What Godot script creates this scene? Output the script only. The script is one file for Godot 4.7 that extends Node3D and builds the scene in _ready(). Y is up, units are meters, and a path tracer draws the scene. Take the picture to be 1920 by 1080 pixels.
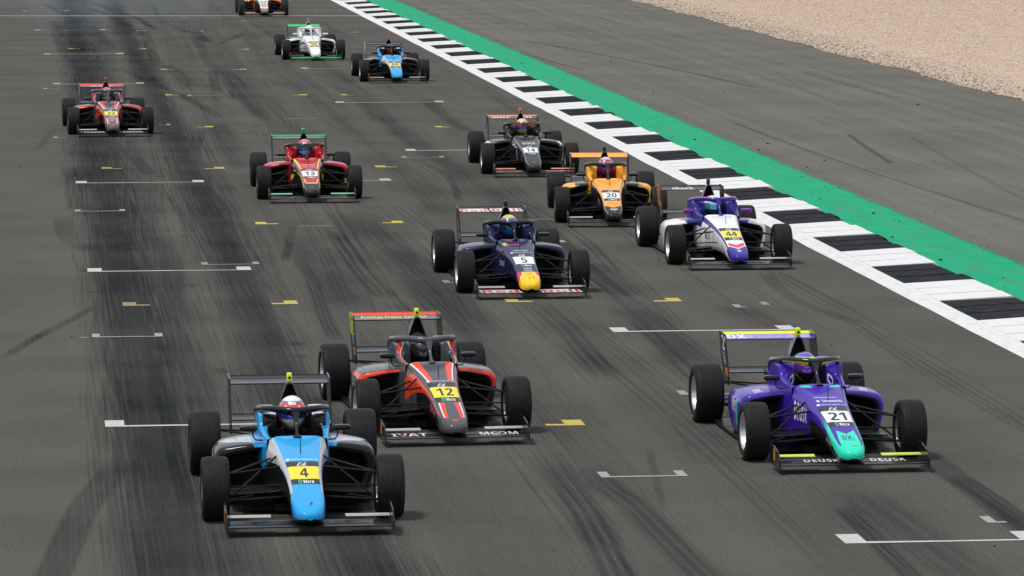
extends Node3D
# A starting grid in motion: twelve single-seater race cars on a straight, seen from above through a long lens.
# World: the straight runs along z (the cars drive towards +z), x is across it, y is up; metres.

const STROKES := [
	[0.25, 0.8, 0, -0.02, -162.95, 0.67, -151.12, 1.19, -142.63],
	[0.3, 0.8, 0, 1.43, -158.86, 2.06, -151.97, 2.49, -144.74, 2.86, -136.92, 3.08, -132.16],
	[0.25, 0.8, 0, 1.54, -165.12, 2.43, -155.00, 3.05, -148.42, 3.38, -141.08, 3.59, -136.03],
	[0.35, 0.6, 0, 0.16, -148.74, 0.35, -135.58, 0.56, -121.90, 0.91, -114.28, 1.31, -107.54],
	[0.3, 0.6, 0, 0.33, -147.29, 0.52, -136.36, 0.61, -131.67],
	[0.5, 0.6, 0, 1.36, -142.61, 1.71, -132.31, 2.01, -121.74],
	[0.3, 0.75, 0, 3.08, -139.40, 3.09, -131.40, 2.97, -120.05, 2.94, -113.50],
	[0.35, 0.6, 0, 2.29, -126.76, 2.42, -118.55, 2.51, -109.99, 3.10, -103.69],
	[0.35, 0.7, 0, 4.52, -139.24, 4.48, -128.31, 4.39, -117.73, 4.39, -107.21, 4.49, -97.96, 4.58, -90.17],
	[0.3, 0.6, 0, 4.11, -142.76, 4.39, -135.14],
	[0.3, 0.7, 0, 4.62, -137.14, 4.79, -127.55],
	[0.25, 0.6, 0, 4.96, -126.48, 6.13, -134.56],
	[0.4, 0.7, 0, 4.49, -114.75, 4.65, -107.94, 4.60, -96.50, 4.64, -89.28],
	[0.5, 0.7, 0, 3.14, -115.48, 3.36, -109.90, 3.55, -103.64],
	[0.25, 0.6, 0, 4.36, -113.06, 4.11, -105.99, 4.02, -101.29],
	[0.25, 0.6, 0, 1.82, -114.18, 2.49, -107.41, 2.99, -102.08, 3.42, -96.62, 3.73, -91.17],
	[0.2, 0.5, 0, 3.99, -162.52, 3.91, -151.77, 3.99, -140.15],
	[0.6, 0.6, 0, 3.44, -90.30, 3.51, -84.11, 3.43, -76.98],
	[0.25, 0.6, 0, 3.15, -88.57, 2.75, -81.47],
	[0.4, 0.5, 0, 2.51, -100.33, 2.75, -90.91, 2.75, -84.19, 2.54, -75.04],
	[0.25, 0.6, 0, 1.64, -80.44, 1.81, -75.49],
	[0.15, 0.4, 0, -0.16, -82.08, 0.08, -86.71, 0.26, -88.88],
	[0.3, 0.8, 1, 0.39, -78.23, 0.47, -72.05, 0.48, -68.28],
	[0.3, 0.5, 0, 0.25, -67.80, 0.28, -64.26, 0.42, -62.48, 0.74, -61.10],
	[0.35, 0.55, 0, 1.33, -65.72, 1.61, -62.10, 1.69, -59.40, 1.64, -55.48, 1.65, -53.76, 1.95, -51.28],
	[0.13, 0.8, 0, -0.53, -48.06, -0.18, -50.15, 0.28, -52.23, 0.62, -54.06],
	[0.3, 0.6, 1, 3.02, -65.54, 3.03, -61.94, 2.94, -56.73, 3.02, -53.61],
	[0.12, 0.6, 0, 3.72, -65.47, 3.24, -59.24],
	[0.2, 0.7, 1, 3.47, -60.81, 3.45, -56.25, 3.33, -51.90, 3.31, -49.44],
	[0.36, 1, 1, 4.26, -65.12, 4.22, -61.65, 4.20, -58.21, 4.23, -55.68, 4.26, -54.32],
	[0.16, 0.9, 0, 1.20, -49.83, 1.14, -46.74, 1.14, -45.79, 1.18, -42.62, 1.17, -40.55, 1.17, -38.93, 1.19, -37.49, 1.19, -35.25],
	[0.28, 0.6, 0, 0.74, -40.48, 0.51, -38.76, 0.31, -37.28, 0.17, -35.64, 0.02, -33.60, -0.18, -30.78],
	[0.32, 0.85, 1, 4.64, -40.62, 4.58, -38.76, 4.57, -37.45, 4.55, -36.42, 4.48, -34.70, 4.40, -33.13, 4.29, -30.88],
	[0.32, 0.75, 1, 4.94, -39.60, 4.92, -37.99, 4.99, -37.21, 5.02, -36.52, 5.03, -35.20, 5.06, -33.57, 5.09, -31.24],
	[0.07, 0.4, 0, 5.66, -40.51, 5.45, -38.47, 5.22, -36.35],
	[0.6, 0.42, 1, 7.08, -37.72, 7.09, -36.00, 7.11, -34.06, 7.15, -32.83, 7.20, -31.03],
	[0.2, 0.7, 1, 6.80, -36.73, 6.75, -35.10, 6.69, -33.14, 6.60, -30.40],
	[0.25, 0.8, 0, 8.12, -38.49, 8.15, -36.96, 8.14, -35.50, 8.13, -33.37],
	[0.5, 0.65, 0, 7.20, -99.83, 7.09, -90.44, 7.14, -82.94, 7.20, -77.10, 7.15, -71.56],
	[0.4, 0.7, 0, 8.69, -99.67, 8.45, -90.84, 8.47, -86.64],
	[0.6, 0.45, 0, 6.23, -79.52, 6.32, -74.14, 6.26, -69.98, 6.05, -66.38],
	[0.13, 0.6, 0, 6.64, -79.90, 6.93, -74.81, 6.57, -68.77],
	[0.75, 0.75, 0, 4.64, -68.35, 4.78, -63.50, 4.88, -58.90, 4.95, -54.92, 4.99, -51.72, 4.97, -48.35],
	[0.65, 0.75, 0, 3.72, -64.07, 3.75, -59.89, 3.77, -55.80, 3.71, -53.09],
	[0.4, 0.8, 1, 6.09, -53.99, 6.10, -50.72, 6.05, -48.77, 5.96, -45.27],
	[0.5, 0.8, 0, 7.11, -53.04, 7.16, -51.49, 7.11, -48.92, 7.01, -46.60],
	[0.5, 0.6, 0, 8.44, -53.41, 8.61, -50.16, 8.61, -46.93],
	[0.2, 0.5, 0, 9.59, -57.48, 9.36, -53.77, 9.66, -50.80],
	[0.3, 0.8, 1, 9.90, -64.52, 9.58, -61.67],
	[0.1, 0.7, 0, 4.32, -102.39, 4.30, -99.05],
	[0.7, 0.5, 0, 7.70, -78.81, 7.56, -70.17, 7.21, -63.24],
	[0.25, 0.6, 0, 7.49, -65.06, 7.32, -59.03, 7.22, -53.35],
	[0.3, 0.5, 0, 7.46, -59.02, 7.44, -53.98],
	[0.3, 0.5, 0, 8.10, -39.69, 8.14, -37.94, 8.09, -35.15, 8.02, -31.43],
]
const MARKS := [
	[0, 1, 0.55, -42.37, 2.39, -42.39, 1, 1],
	[0, 1, 0.54, -58.23, 2.74, -58.25, 1, 1],
	[0, 0.9, 0.50, -73.92, 2.68, -73.94, 1, 1],
	[0, 0.7, 0.18, -105.68, 2.39, -105.70, 1, 1],
	[0, 0.8, -0.03, -121.32, 2.19, -121.34, 1, 1],
	[0, 0.7, -0.31, -137.68, 1.93, -137.70, 1, 1],
	[0, 0.5, -0.77, -154.31, 0.88, -154.33, 1, 1],
	[0, 0.6, 0.51, -50.30, 1.33, -50.30, 1, 1],
	[0, 0.4, 2.10, -59.05, 2.89, -59.06, 1, 1],
	[0, 0.5, 0.44, -68.08, 1.23, -68.09, 1, 1],
	[0, 0.5, 0.15, -85.73, 0.37, -85.73, 1, 0],
	[0, 0.5, 2.31, -89.53, 2.57, -89.53, 0, 1],
	[0, 0.5, -0.04, -103.56, 0.32, -103.56, 1, 0],
	[0, 0.35, 0.37, -50.25, 0.47, -50.26, 0, 0],
	[0, 1, 6.61, -50.20, 8.79, -50.22, 1, 1],
	[0, 0.55, 4.95, -38.42, 5.74, -38.43, 1, 1],
	[0, 1, 6.45, -34.49, 8.11, -34.50, 1, 1],
	[0, 0.6, 7.84, -35.44, 8.01, -35.44, 1, 0],
	[0, 0.85, 6.76, -81.33, 9.01, -81.35, 1, 1],
	[0, 0.35, 6.53, -79.49, 7.32, -79.50, 1, 1],
	[0, 0.8, 6.49, -97.12, 8.93, -97.14, 1, 1],
	[0, 0.8, 6.62, -112.54, 8.98, -112.56, 1, 1],
	[0, 0.55, 3.27, -100.25, 4.07, -100.26, 1, 0],
	[0, 0.35, 4.98, -91.40, 5.76, -91.41, 0, 0],
	[0, 0.75, 3.79, -73.92, 5.89, -73.94, 1, 1],
	[0, 0.4, 3.75, -64.99, 4.27, -65.00, 0, 0],
	[0, 0.4, 7.43, -65.84, 8.33, -65.84, 0, 1],
	[0, 0.5, 6.53, -44.26, 7.22, -44.26, 1, 0],
	[0, 0.4, 5.16, -56.21, 5.42, -56.21, 1, 0],
	[0, 0.5, 7.25, -61.92, 7.46, -61.92, 0, 1],
	[0, 0.5, 8.47, -52.77, 8.61, -52.77, 1, 0],
	[0, 0.4, 8.85, -53.05, 8.95, -53.05, 0, 1],
	[0, 0.5, 2.86, -136.92, 3.19, -136.93, 1, 1],
	[0, 0.5, 4.59, -136.33, 4.96, -136.33, 0, 1],
	[0, 0.5, 6.56, -144.76, 7.36, -144.76, 1, 0],
	[0, 0.4, 9.55, -154.24, 10.50, -154.24, 1, 1],
	[1, 1, 4.86, -41.99, 5.25, -41.99, 0, 1],
	[1, 1, 5.72, -53.71, 6.05, -53.71, 1, 0],
	[1, 1, 7.57, -53.57, 7.92, -53.57, 0, 1],
	[1, 1, 2.78, -53.77, 3.11, -53.77, 0, 1],
	[1, 0.5, 0.93, -53.77, 1.27, -53.78, 1, 0],
	[1, 1, 3.15, -65.43, 3.49, -65.44, 1, 0],
	[1, 1, 5.07, -65.42, 5.39, -65.42, 0, 1],
	[1, 0.9, 5.86, -77.11, 6.24, -77.11, 1, 0],
	[1, 0.9, 2.81, -77.05, 3.16, -77.05, 0, 1],
	[1, 0.5, 0.98, -77.24, 1.34, -77.25, 1, 0],
	[1, 0.9, 7.94, -88.23, 8.24, -88.23, 1, 0],
	[1, 0.9, 3.08, -88.75, 3.42, -88.75, 0, 1],
	[1, 0.8, 6.81, -100.09, 7.12, -100.09, 1, 0],
	[1, 0.9, 5.68, -100.21, 6.04, -100.22, 0, 1],
	[1, 0.8, 2.76, -100.53, 3.07, -100.53, 1, 0],
	[1, 0.8, 4.82, -112.18, 5.19, -112.18, 0, 1],
	[1, 0.8, 2.98, -112.38, 3.30, -112.38, 1, 0],
	[1, 0.8, 5.48, -123.68, 5.80, -123.68, 0, 1],
	[1, 0.8, 2.62, -124.32, 2.89, -124.32, 0, 1],
	[1, 0.5, 0.65, -124.53, 1.00, -124.54, 1, 0],
	[1, 0.6, 9.44, -135.00, 9.72, -135.00, 0, 1],
]

# front-left tyre contact (x, z), heading in degrees
const CARS := [
	[4, 1.265, -36.27, 0.4], [12, 2.935, -41.53, 3.3], [21, 6.38, -39.37, 1.2], [5, 5.19, -54.96, 1.1],
	[44, 8.42, -58.45, 0.8], [20, 7.68, -65.33, -4.2], [13, 3.39, -70.24, -0.3], [14, 7.565, -75.38, -0.8],
	[22, 0.43, -86.84, 2.2], [88, 7.66, -106.1, 0.3], [96, 6.38, -117.52, 1.2], [26, 6.62, -149.25, 0.0],
]
const CAR_LABELS := {
	4: "sky blue and black single-seater race car with yellow number 4 board, nearest the camera",
	12: "dark grey single-seater with orange-red stripes and yellow number 12 board",
	21: "purple single-seater with turquoise nose tip and white number 21 board",
	5: "navy blue single-seater with yellow nose tip and white number 5 board",
	44: "white and violet-blue single-seater with yellow number 44 board beside the striped kerb",
	20: "orange and black single-seater with white number 20 board",
	13: "red single-seater with yellow pinstripes, green rear wing edge and white number 13 board",
	14: "black single-seater with white number 14 board and orange rear wing edge",
	22: "dark grey single-seater with red sidepod edges and yellow number 22 board",
	88: "sky blue single-seater with yellow number 88 board, far from the camera",
	96: "white single-seater with green wings and yellow number 96 board",
	26: "orange and white single-seater cut off by the top edge of the photo",
}
const DRIVER_LABELS := {
	4: "driver in white and red helmet with blue visor inside the nearest sky blue car",
	12: "driver in plain black helmet inside the dark grey number 12 car",
	21: "driver in lime and black helmet with violet visor inside the purple car",
	5: "driver in yellow and blue helmet inside the navy blue car",
	44: "driver in white helmet with light blue visor inside the white and violet car",
	20: "driver in pink and purple helmet inside the orange number 20 car",
	13: "driver in red helmet with blue visor inside the red car",
	14: "driver in golden orange helmet inside the black number 14 car",
	22: "driver in red and pink helmet inside the grey number 22 car",
	88: "driver in black and red helmet inside the far sky blue number 88 car",
	96: "driver in white helmet with dark visor inside the white car",
}

var M := {}          # shared meshes
var mat := {}        # shared materials
var font: SystemFont
var glyphs := {}
var taken := {}


# ---------------------------------------------------------------- geometry helper
class Shape:
	var v := PackedVector3Array()
	var n := PackedVector3Array()
	var uv := PackedVector2Array()
	var ix := PackedInt32Array()

	func grid(rows: Array, uvs: Array, wrap := false, cap0 := false, cap1 := false, flip := 0) -> void:
		var nr := rows.size()
		var nc: int = rows[0].size()
		var base := v.size()
		var nn := PackedVector3Array()
		nn.resize(nr * nc)
		var sign_sum := 0.0
		var faces := []
		for i in nr - 1:
			var a: PackedVector3Array = rows[i]
			var b: PackedVector3Array = rows[i + 1]
			var mid := Vector3.ZERO
			for p in a:
				mid += p
			for p in b:
				mid += p
			mid /= 2.0 * nc
			for j in nc - 1:
				var fn := (b[j] - a[j]).cross(a[j + 1] - a[j]) + (b[j + 1] - a[j + 1]).cross(b[j + 1] - b[j])
				sign_sum += fn.dot((a[j] + b[j + 1]) * 0.5 - mid)
				nn[i * nc + j] += fn
				nn[i * nc + j + 1] += fn
				nn[(i + 1) * nc + j] += fn
				nn[(i + 1) * nc + j + 1] += fn
		var s := 1.0 if sign_sum >= 0.0 else -1.0
		if flip != 0:
			s = float(flip)
		if nr > 3 and rows[0][0].is_equal_approx(rows[nr - 1][0]) and rows[0][nc - 1].is_equal_approx(rows[nr - 1][nc - 1]):
			for j in nc:
				var both_ends := nn[j] + nn[(nr - 1) * nc + j]
				nn[j] = both_ends
				nn[(nr - 1) * nc + j] = both_ends
		for i in nr:
			if wrap:
				var sum := nn[i * nc] + nn[i * nc + nc - 1]
				nn[i * nc] = sum
				nn[i * nc + nc - 1] = sum
			for j in nc:
				v.append(rows[i][j])
				var q := nn[i * nc + j] * s
				n.append(q.normalized() if q.length_squared() > 1e-14 else Vector3.UP)
				uv.append(uvs[i][j])
		for i in nr - 1:
			for j in nc - 1:
				var a := base + i * nc + j
				if s > 0:
					ix.append_array(PackedInt32Array([a, a + 1, a + nc, a + 1, a + nc + 1, a + nc]))
				else:
					ix.append_array(PackedInt32Array([a, a + nc, a + 1, a + 1, a + nc, a + nc + 1]))
		if cap0:
			fan(rows[0], mean(rows[0]) - mean(rows[1]), uvs[0][0])
		if cap1:
			fan(rows[nr - 1], mean(rows[nr - 1]) - mean(rows[nr - 2]), uvs[nr - 1][0])

	func mean(r: PackedVector3Array) -> Vector3:
		var m := Vector3.ZERO
		for p in r:
			m += p
		return m / r.size()

	func fan(r: PackedVector3Array, dir: Vector3, t: Vector2) -> void:
		var c := mean(r)
		var fn := Vector3.ZERO
		for j in r.size() - 1:
			fn += (r[j] - c).cross(r[j + 1] - c)
		var back := fn.dot(dir) > 0
		var nrm := (fn if back else -fn).normalized()
		var b := v.size()
		v.append(c)
		n.append(nrm)
		uv.append(t)
		for p in r:
			v.append(p)
			n.append(nrm)
			uv.append(t)
		for j in r.size() - 1:
			if back:
				ix.append_array(PackedInt32Array([b, b + 2 + j, b + 1 + j]))
			else:
				ix.append_array(PackedInt32Array([b, b + 1 + j, b + 2 + j]))

	func tube(path: Array, radii: Variant, seg := 8, t := Vector2.ZERO, flat := 1.0) -> void:
		var rows := []
		var uvs := []
		var side := Vector3.ZERO
		for i in path.size():
			var d: Vector3 = (path[mini(i + 1, path.size() - 1)] - path[maxi(i - 1, 0)]).normalized()
			if i == 0:
				side = d.cross(Vector3.UP if absf(d.y) < 0.9 else Vector3.RIGHT).normalized()
			else:
				side = (side - d * side.dot(d)).normalized()
			var up := side.cross(d)
			var r: float = radii[i] if radii is Array else radii
			var row := PackedVector3Array()
			var tr := PackedVector2Array()
			for j in seg + 1:
				var an := TAU * (j % seg) / seg
				row.append(path[i] + (side * cos(an) + up * sin(an) * flat) * r)
				tr.append(t)
			rows.append(row)
			uvs.append(tr)
		grid(rows, uvs, true, true, true)

	func lathe_x(prof: Array, seg := 32, t := Vector2.ZERO) -> void:
		# profile of (x, radius) about the x axis
		var rows := []
		var uvs := []
		for j in seg + 1:
			var an := TAU * (j % seg) / seg
			var row := PackedVector3Array()
			var tr := PackedVector2Array()
			for p in prof:
				row.append(Vector3(p[0], cos(an) * p[1], sin(an) * p[1]))
				tr.append(t)
			rows.append(row)
			uvs.append(tr)
		grid(rows, uvs, false, false, false, 1)

	func box(c: Vector3, s: Vector3, t := Vector2.ZERO, b := Basis.IDENTITY) -> void:
		var h := s * 0.5
		for f in 6:
			var ax := f >> 1
			var sg := 1.0 if f % 2 == 0 else -1.0
			var nrm := Vector3.ZERO
			nrm[ax] = sg
			var u := Vector3.ZERO
			u[(ax + 1) % 3] = 1.0
			var w := Vector3.ZERO
			w[(ax + 2) % 3] = sg
			var k := v.size()
			for q in [[-1, -1], [1, -1], [1, 1], [-1, 1]]:
				v.append(c + b * (h * (nrm + u * q[0] + w * q[1])))
				n.append(b * nrm)
				uv.append(t)
			ix.append_array(PackedInt32Array([k, k + 2, k + 1, k, k + 3, k + 2]))

	func plate(poly: Array, x0: float, x1: float, uvf: Callable, rim := Vector2.ZERO) -> void:
		# polygon of (z, y) extruded along x
		var pts := PackedVector2Array()
		for p in poly:
			pts.append(Vector2(p[0], p[1]))
		var tri := Geometry2D.triangulate_polygon(pts)
		for side in 2:
			var x := x0 if side == 0 else x1
			var nx := signf(x - (x0 + x1) * 0.5)
			var k := v.size()
			for p in pts:
				v.append(Vector3(x, p.y, p.x))
				n.append(Vector3(nx, 0, 0))
				uv.append(uvf.call(p))
			for i in range(0, tri.size(), 3):
				var a := tri[i] + k
				var b := tri[i + 1] + k
				var c := tri[i + 2] + k
				var fn := (v[b] - v[a]).cross(v[c] - v[a])
				if fn.x * nx > 0:
					ix.append_array(PackedInt32Array([a, c, b]))
				else:
					ix.append_array(PackedInt32Array([a, b, c]))
		var mid := Vector2.ZERO
		for p in pts:
			mid += p / pts.size()
		for i in pts.size():
			var a := pts[i]
			var b := pts[(i + 1) % pts.size()]
			var e := b - a
			var nn := Vector2(e.y, -e.x).normalized()
			if nn.dot((a + b) * 0.5 - mid) < 0:
				nn = -nn
			var k := v.size()
			for q in [[x0, a], [x1, a], [x1, b], [x0, b]]:
				v.append(Vector3(q[0], q[1].y, q[1].x))
				n.append(Vector3(0, nn.y, nn.x))
				uv.append(rim)
			var fn2 := (v[k + 1] - v[k]).cross(v[k + 2] - v[k])
			if fn2.dot(n[k]) > 0:
				ix.append_array(PackedInt32Array([k, k + 2, k + 1, k, k + 3, k + 2]))
			else:
				ix.append_array(PackedInt32Array([k, k + 1, k + 2, k, k + 2, k + 3]))

	func quad(a: Vector3, b: Vector3, c: Vector3, d: Vector3, ta := Vector2.ZERO, tb := Vector2.ZERO, tc := Vector2.ZERO, td := Vector2.ZERO) -> void:
		# a b c d run clockwise seen from the front
		var k := v.size()
		var nrm := (c - a).cross(b - a).normalized()
		v.append_array(PackedVector3Array([a, b, c, d]))
		for i in 4:
			n.append(nrm)
		uv.append_array(PackedVector2Array([ta, tb, tc, td]))
		ix.append_array(PackedInt32Array([k, k + 1, k + 2, k, k + 2, k + 3]))

	func mesh() -> ArrayMesh:
		var arr := []
		arr.resize(Mesh.ARRAY_MAX)
		arr[Mesh.ARRAY_VERTEX] = v
		arr[Mesh.ARRAY_NORMAL] = n
		arr[Mesh.ARRAY_TEX_UV] = uv
		arr[Mesh.ARRAY_INDEX] = ix
		var m := ArrayMesh.new()
		m.add_surface_from_arrays(Mesh.PRIMITIVE_TRIANGLES, arr)
		return m


# ---------------------------------------------------------------- the print of one car: an image that all its panels share
const SIDE := 1024
const RECT := {
	"nose": [0, 0, 1024, 416], "tub": [0, 420, 512, 240], "pod_l": [512, 420, 256, 240], "pod_r": [768, 420, 256, 240],
	"cover": [0, 664, 512, 180], "rear": [512, 664, 512, 90], "front": [512, 756, 512, 88],
	"plate_l": [0, 848, 128, 128], "plate_r": [128, 848, 128, 128], "halo": [264, 848, 256, 100], "rear_flap": [528, 896, 480, 60],
}

static func in_rect(part: String, u: float, w: float) -> Vector2:
	var r: Array = RECT[part]
	return Vector2(r[0] + 1.5 + u * (r[2] - 3.0), r[1] + 1.5 + w * (r[3] - 3.0))

static func solid_uv(k: int) -> Vector2:
	return Vector2(528 + 40 * k + 18, 870) / SIDE

static func spot(part: String, a: float, b: float) -> Vector2:
	# own coordinates of each panel -> place in the image
	match part:
		"nose":   # a: -3..3 round the section (|a| < 1 top, 1..2 flank, 2..3 underside), b: z
			var q := absf(a)
			var u := 0.15 * q if q < 1.0 else (0.15 + 0.23 * (q - 1.0) if q < 2.0 else 0.38 + 0.12 * (q - 2.0))
			return in_rect(part, 0.5 + u * signf(a), (2.06 - b) / 1.66)
		"tub":    # a: 0 foot .. 1 rim outside .. 1.5 rim inside .. 2.5 inner foot, b: z
			return in_rect(part, (0.42 - b) / 1.04, a / 2.5)
		"pod_l", "pod_r":   # a: 0 inner top .. 1 outer shoulder .. 2 .. 3, b: z
			return in_rect(part, (0.22 - b) / 1.45, a / 3.0)
		"cover":  # a: -1 left foot .. 0 ridge .. 1 right foot, b: z
			return in_rect(part, (-0.5 - b) / 1.4, 0.5 + 0.5 * a)
		"rear", "front", "rear_flap":    # a: -1..1 across, b: 0 trailing edge .. 1 leading edge (upper face)
			return in_rect(part, 0.5 + 0.5 * a, 0.5 * b)
		"plate_l":
			return in_rect(part, a, 1.0 - b)
		"plate_r":
			return in_rect(part, a, 1.0 - b)
		"halo":
			return in_rect(part, a, b)
	return Vector2.ZERO


class Print:
	var im: Image
	var host

	func _init(owner_node: Node3D, base: Color) -> void:
		host = owner_node
		im = Image.create(1024, 1024, false, Image.FORMAT_RGBA8)
		im.fill(base)

	func fill(p: PackedVector2Array, c: Color) -> void:
		var lo := 1e9
		var hi := -1e9
		for q in p:
			lo = minf(lo, q.y)
			hi = maxf(hi, q.y)
		for y in range(int(ceil(lo - 0.5)), int(floor(hi - 0.5)) + 1):
			var yy := y + 0.5
			var xs: Array[float] = []
			for i in p.size():
				var a := p[i]
				var b := p[(i + 1) % p.size()]
				if (a.y <= yy) != (b.y <= yy):
					xs.append(a.x + (b.x - a.x) * (yy - a.y) / (b.y - a.y))
			xs.sort()
			for k in range(0, xs.size() - 1, 2):
				var x0 := int(round(xs[k]))
				var x1 := int(round(xs[k + 1]))
				if x1 > x0:
					im.fill_rect(Rect2i(x0, y, x1 - x0, 1), c)

	func all(part: String, c: Color) -> void:
		var r: Array = host.RECT[part]
		im.fill_rect(Rect2i(r[0], r[1], r[2], r[3]), c)

	func solid(k: int, c: Color) -> void:
		im.fill_rect(Rect2i(528 + 40 * k, 852, 36, 36), c)

	func shape(part: String, flat: Array, c: Color) -> void:
		var p := PackedVector2Array()
		for i in range(0, flat.size(), 2):
			p.append(host.spot(part, flat[i], flat[i + 1]))
		fill(p, c)

	func both(part: String, flat: Array, c: Color) -> void:
		shape(part, flat, c)
		var m := flat.duplicate()
		for i in range(0, m.size(), 2):
			m[i] = -m[i]
		shape(part, m, c)

	func block(part: String, a0: float, a1: float, b0: float, b1: float, c: Color) -> void:
		shape(part, [a0, b0, a1, b0, a1, b1, a0, b1], c)

	func band(part: String, a0: float, a1: float, b0: float, b1: float, c: Color) -> void:
		block(part, a0, a1, b0, b1, c)
		block(part, -a1, -a0, b0, b1, c)

	func write(part: String, words: String, a0: float, b0: float, a1: float, b1: float, c: Color, slant := 0.0, turned := false) -> void:
		# words in the box from lower left (a0, b0) to upper right (a1, b1)
		for t in host.triangles(words):
			var p := PackedVector2Array()
			for q in t:
				var x: float = q.x + slant * (q.y - 0.5)
				if turned:
					p.append(host.spot(part, a0 + (a1 - a0) * q.y, b0 + (b1 - b0) * x))
				else:
					p.append(host.spot(part, a0 + (a1 - a0) * x, b0 + (b1 - b0) * q.y))
			fill(p, c)


func triangles(words: String) -> Array:
	if glyphs.has(words):
		return glyphs[words]
	var tm := TextMesh.new()
	tm.text = words
	tm.font = font
	tm.font_size = 48
	tm.pixel_size = 0.01
	tm.depth = 0.02
	tm.curve_step = 1.5
	var arr := tm.surface_get_arrays(0)
	var vs: PackedVector3Array = arr[Mesh.ARRAY_VERTEX]
	var ns: PackedVector3Array = arr[Mesh.ARRAY_NORMAL]
	var id: PackedInt32Array = arr[Mesh.ARRAY_INDEX] if arr[Mesh.ARRAY_INDEX] != null else PackedInt32Array(range(vs.size()))
	var lo := Vector2(1e9, 1e9)
	var hi := Vector2(-1e9, -1e9)
	var out := []
	for i in range(0, id.size() - 2, 3):
		if ns[id[i]].z > 0.9:
			var t := []
			for k in 3:
				var q := vs[id[i + k]]
				var p := Vector2(q.x, q.y)
				lo = lo.min(p)
				hi = hi.max(p)
				t.append(p)
			out.append(t)
	for t in out:
		for k in 3:
			t[k] = (t[k] - lo) / (hi - lo)
	glyphs[words] = out
	return out


# ---------------------------------------------------------------- nodes
func numbered(called: String) -> String:
	taken[called] = taken.get(called, -1) + 1
	return called if taken[called] == 0 else "%s_%03d" % [called, taken[called]]


func thing(called: String, label: String, category: String, group := "") -> Node3D:
	var o := Node3D.new()
	o.name = numbered(called)
	add_child(o)
	o.set_meta("label", label)
	o.set_meta("category", category)
	if group:
		o.set_meta("group", group)
	return o


func piece(called: String, m: Mesh, material: Material, parent: Node3D, at := Vector3.ZERO) -> MeshInstance3D:
	var o := MeshInstance3D.new()
	o.name = called
	o.mesh = m
	o.material_override = material
	o.position = at
	parent.add_child(o, true)
	return o


func structure(called: String, m: Mesh, material: Material, label := "") -> MeshInstance3D:
	var o := MeshInstance3D.new()
	o.name = called
	o.mesh = m
	o.material_override = material
	add_child(o, true)
	o.set_meta("kind", "structure")
	if label:
		o.set_meta("label", label)
	return o


func grey(r: float, g := -1.0, b := -1.0) -> Color:
	# linear base colour -> the sRGB colour that materials take
	return Color(r, r if g < 0 else g, r if b < 0 else b).linear_to_srgb()


func plain(c: Color, rough: float, metal := 0.0, coat := 0.0) -> StandardMaterial3D:
	var m := StandardMaterial3D.new()
	m.albedo_color = c
	m.roughness = rough
	m.metallic = metal
	if coat > 0:
		m.clearcoat_enabled = true
		m.clearcoat = coat
		m.clearcoat_roughness = 0.08
	return m


func noise_texture(seed_: int, freq: float, size: int, ramp: Array, octaves := 4, kind := FastNoiseLite.TYPE_SIMPLEX_SMOOTH) -> NoiseTexture2D:
	var f := FastNoiseLite.new()
	f.noise_type = kind
	f.seed = seed_
	f.frequency = freq
	f.fractal_octaves = octaves
	var t := NoiseTexture2D.new()
	t.width = size
	t.height = size
	t.seamless = true
	t.noise = f
	var g := Gradient.new()
	var offs := PackedFloat32Array()
	var cols := PackedColorArray()
	for r in ramp:
		offs.append(r[0])
		cols.append(r[1])
	g.offsets = offs
	g.colors = cols
	t.color_ramp = g
	return t


func table(t: Array, z: float, k: int) -> float:
	# rows sorted by falling z
	if z >= t[0][0]:
		return t[0][k]
	for i in t.size() - 1:
		if z >= t[i + 1][0]:
			var f: float = (t[i][0] - z) / (t[i][0] - t[i + 1][0])
			return lerpf(t[i][k], t[i + 1][k], f)
	return t[-1][k]


# ---------------------------------------------------------------- the car's shapes (car frame: +z forward, origin on the ground midway between the axles)
const NOSE := [  # z, half width, top, bottom
	[2.06, 0.024, 0.172, 0.138], [2.054, 0.046, 0.187, 0.125], [2.038, 0.072, 0.202, 0.113], [2.01, 0.095, 0.217, 0.105], [1.96, 0.117, 0.236, 0.1], [1.89, 0.133, 0.26, 0.104],
	[1.75, 0.143, 0.303, 0.125], [1.5, 0.148, 0.375, 0.16], [1.3, 0.156, 0.427, 0.17], [1.1, 0.17, 0.475, 0.17], [0.95, 0.186, 0.51, 0.16],
	[0.8, 0.205, 0.542, 0.15], [0.65, 0.226, 0.572, 0.13], [0.52, 0.247, 0.598, 0.11], [0.44, 0.262, 0.613, 0.1], [0.4, 0.266, 0.618, 0.1]]
const TUB := [  # z, outer half width, inner half width, rim height
	[0.42, 0.262, 0.2, 0.598], [0.34, 0.272, 0.225, 0.606], [0.22, 0.286, 0.234, 0.622], [0.12, 0.296, 0.234, 0.64], [0.06, 0.302, 0.226, 0.662], [0.03, 0.306, 0.2, 0.69],
	[0.015, 0.308, 0.165, 0.73], [0.0, 0.309, 0.152, 0.756], [-0.03, 0.31, 0.15, 0.768], [-0.15, 0.312, 0.148, 0.774], [-0.4, 0.312, 0.148, 0.776], [-0.52, 0.308, 0.146, 0.772], [-0.62, 0.296, 0.14, 0.752]]
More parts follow.
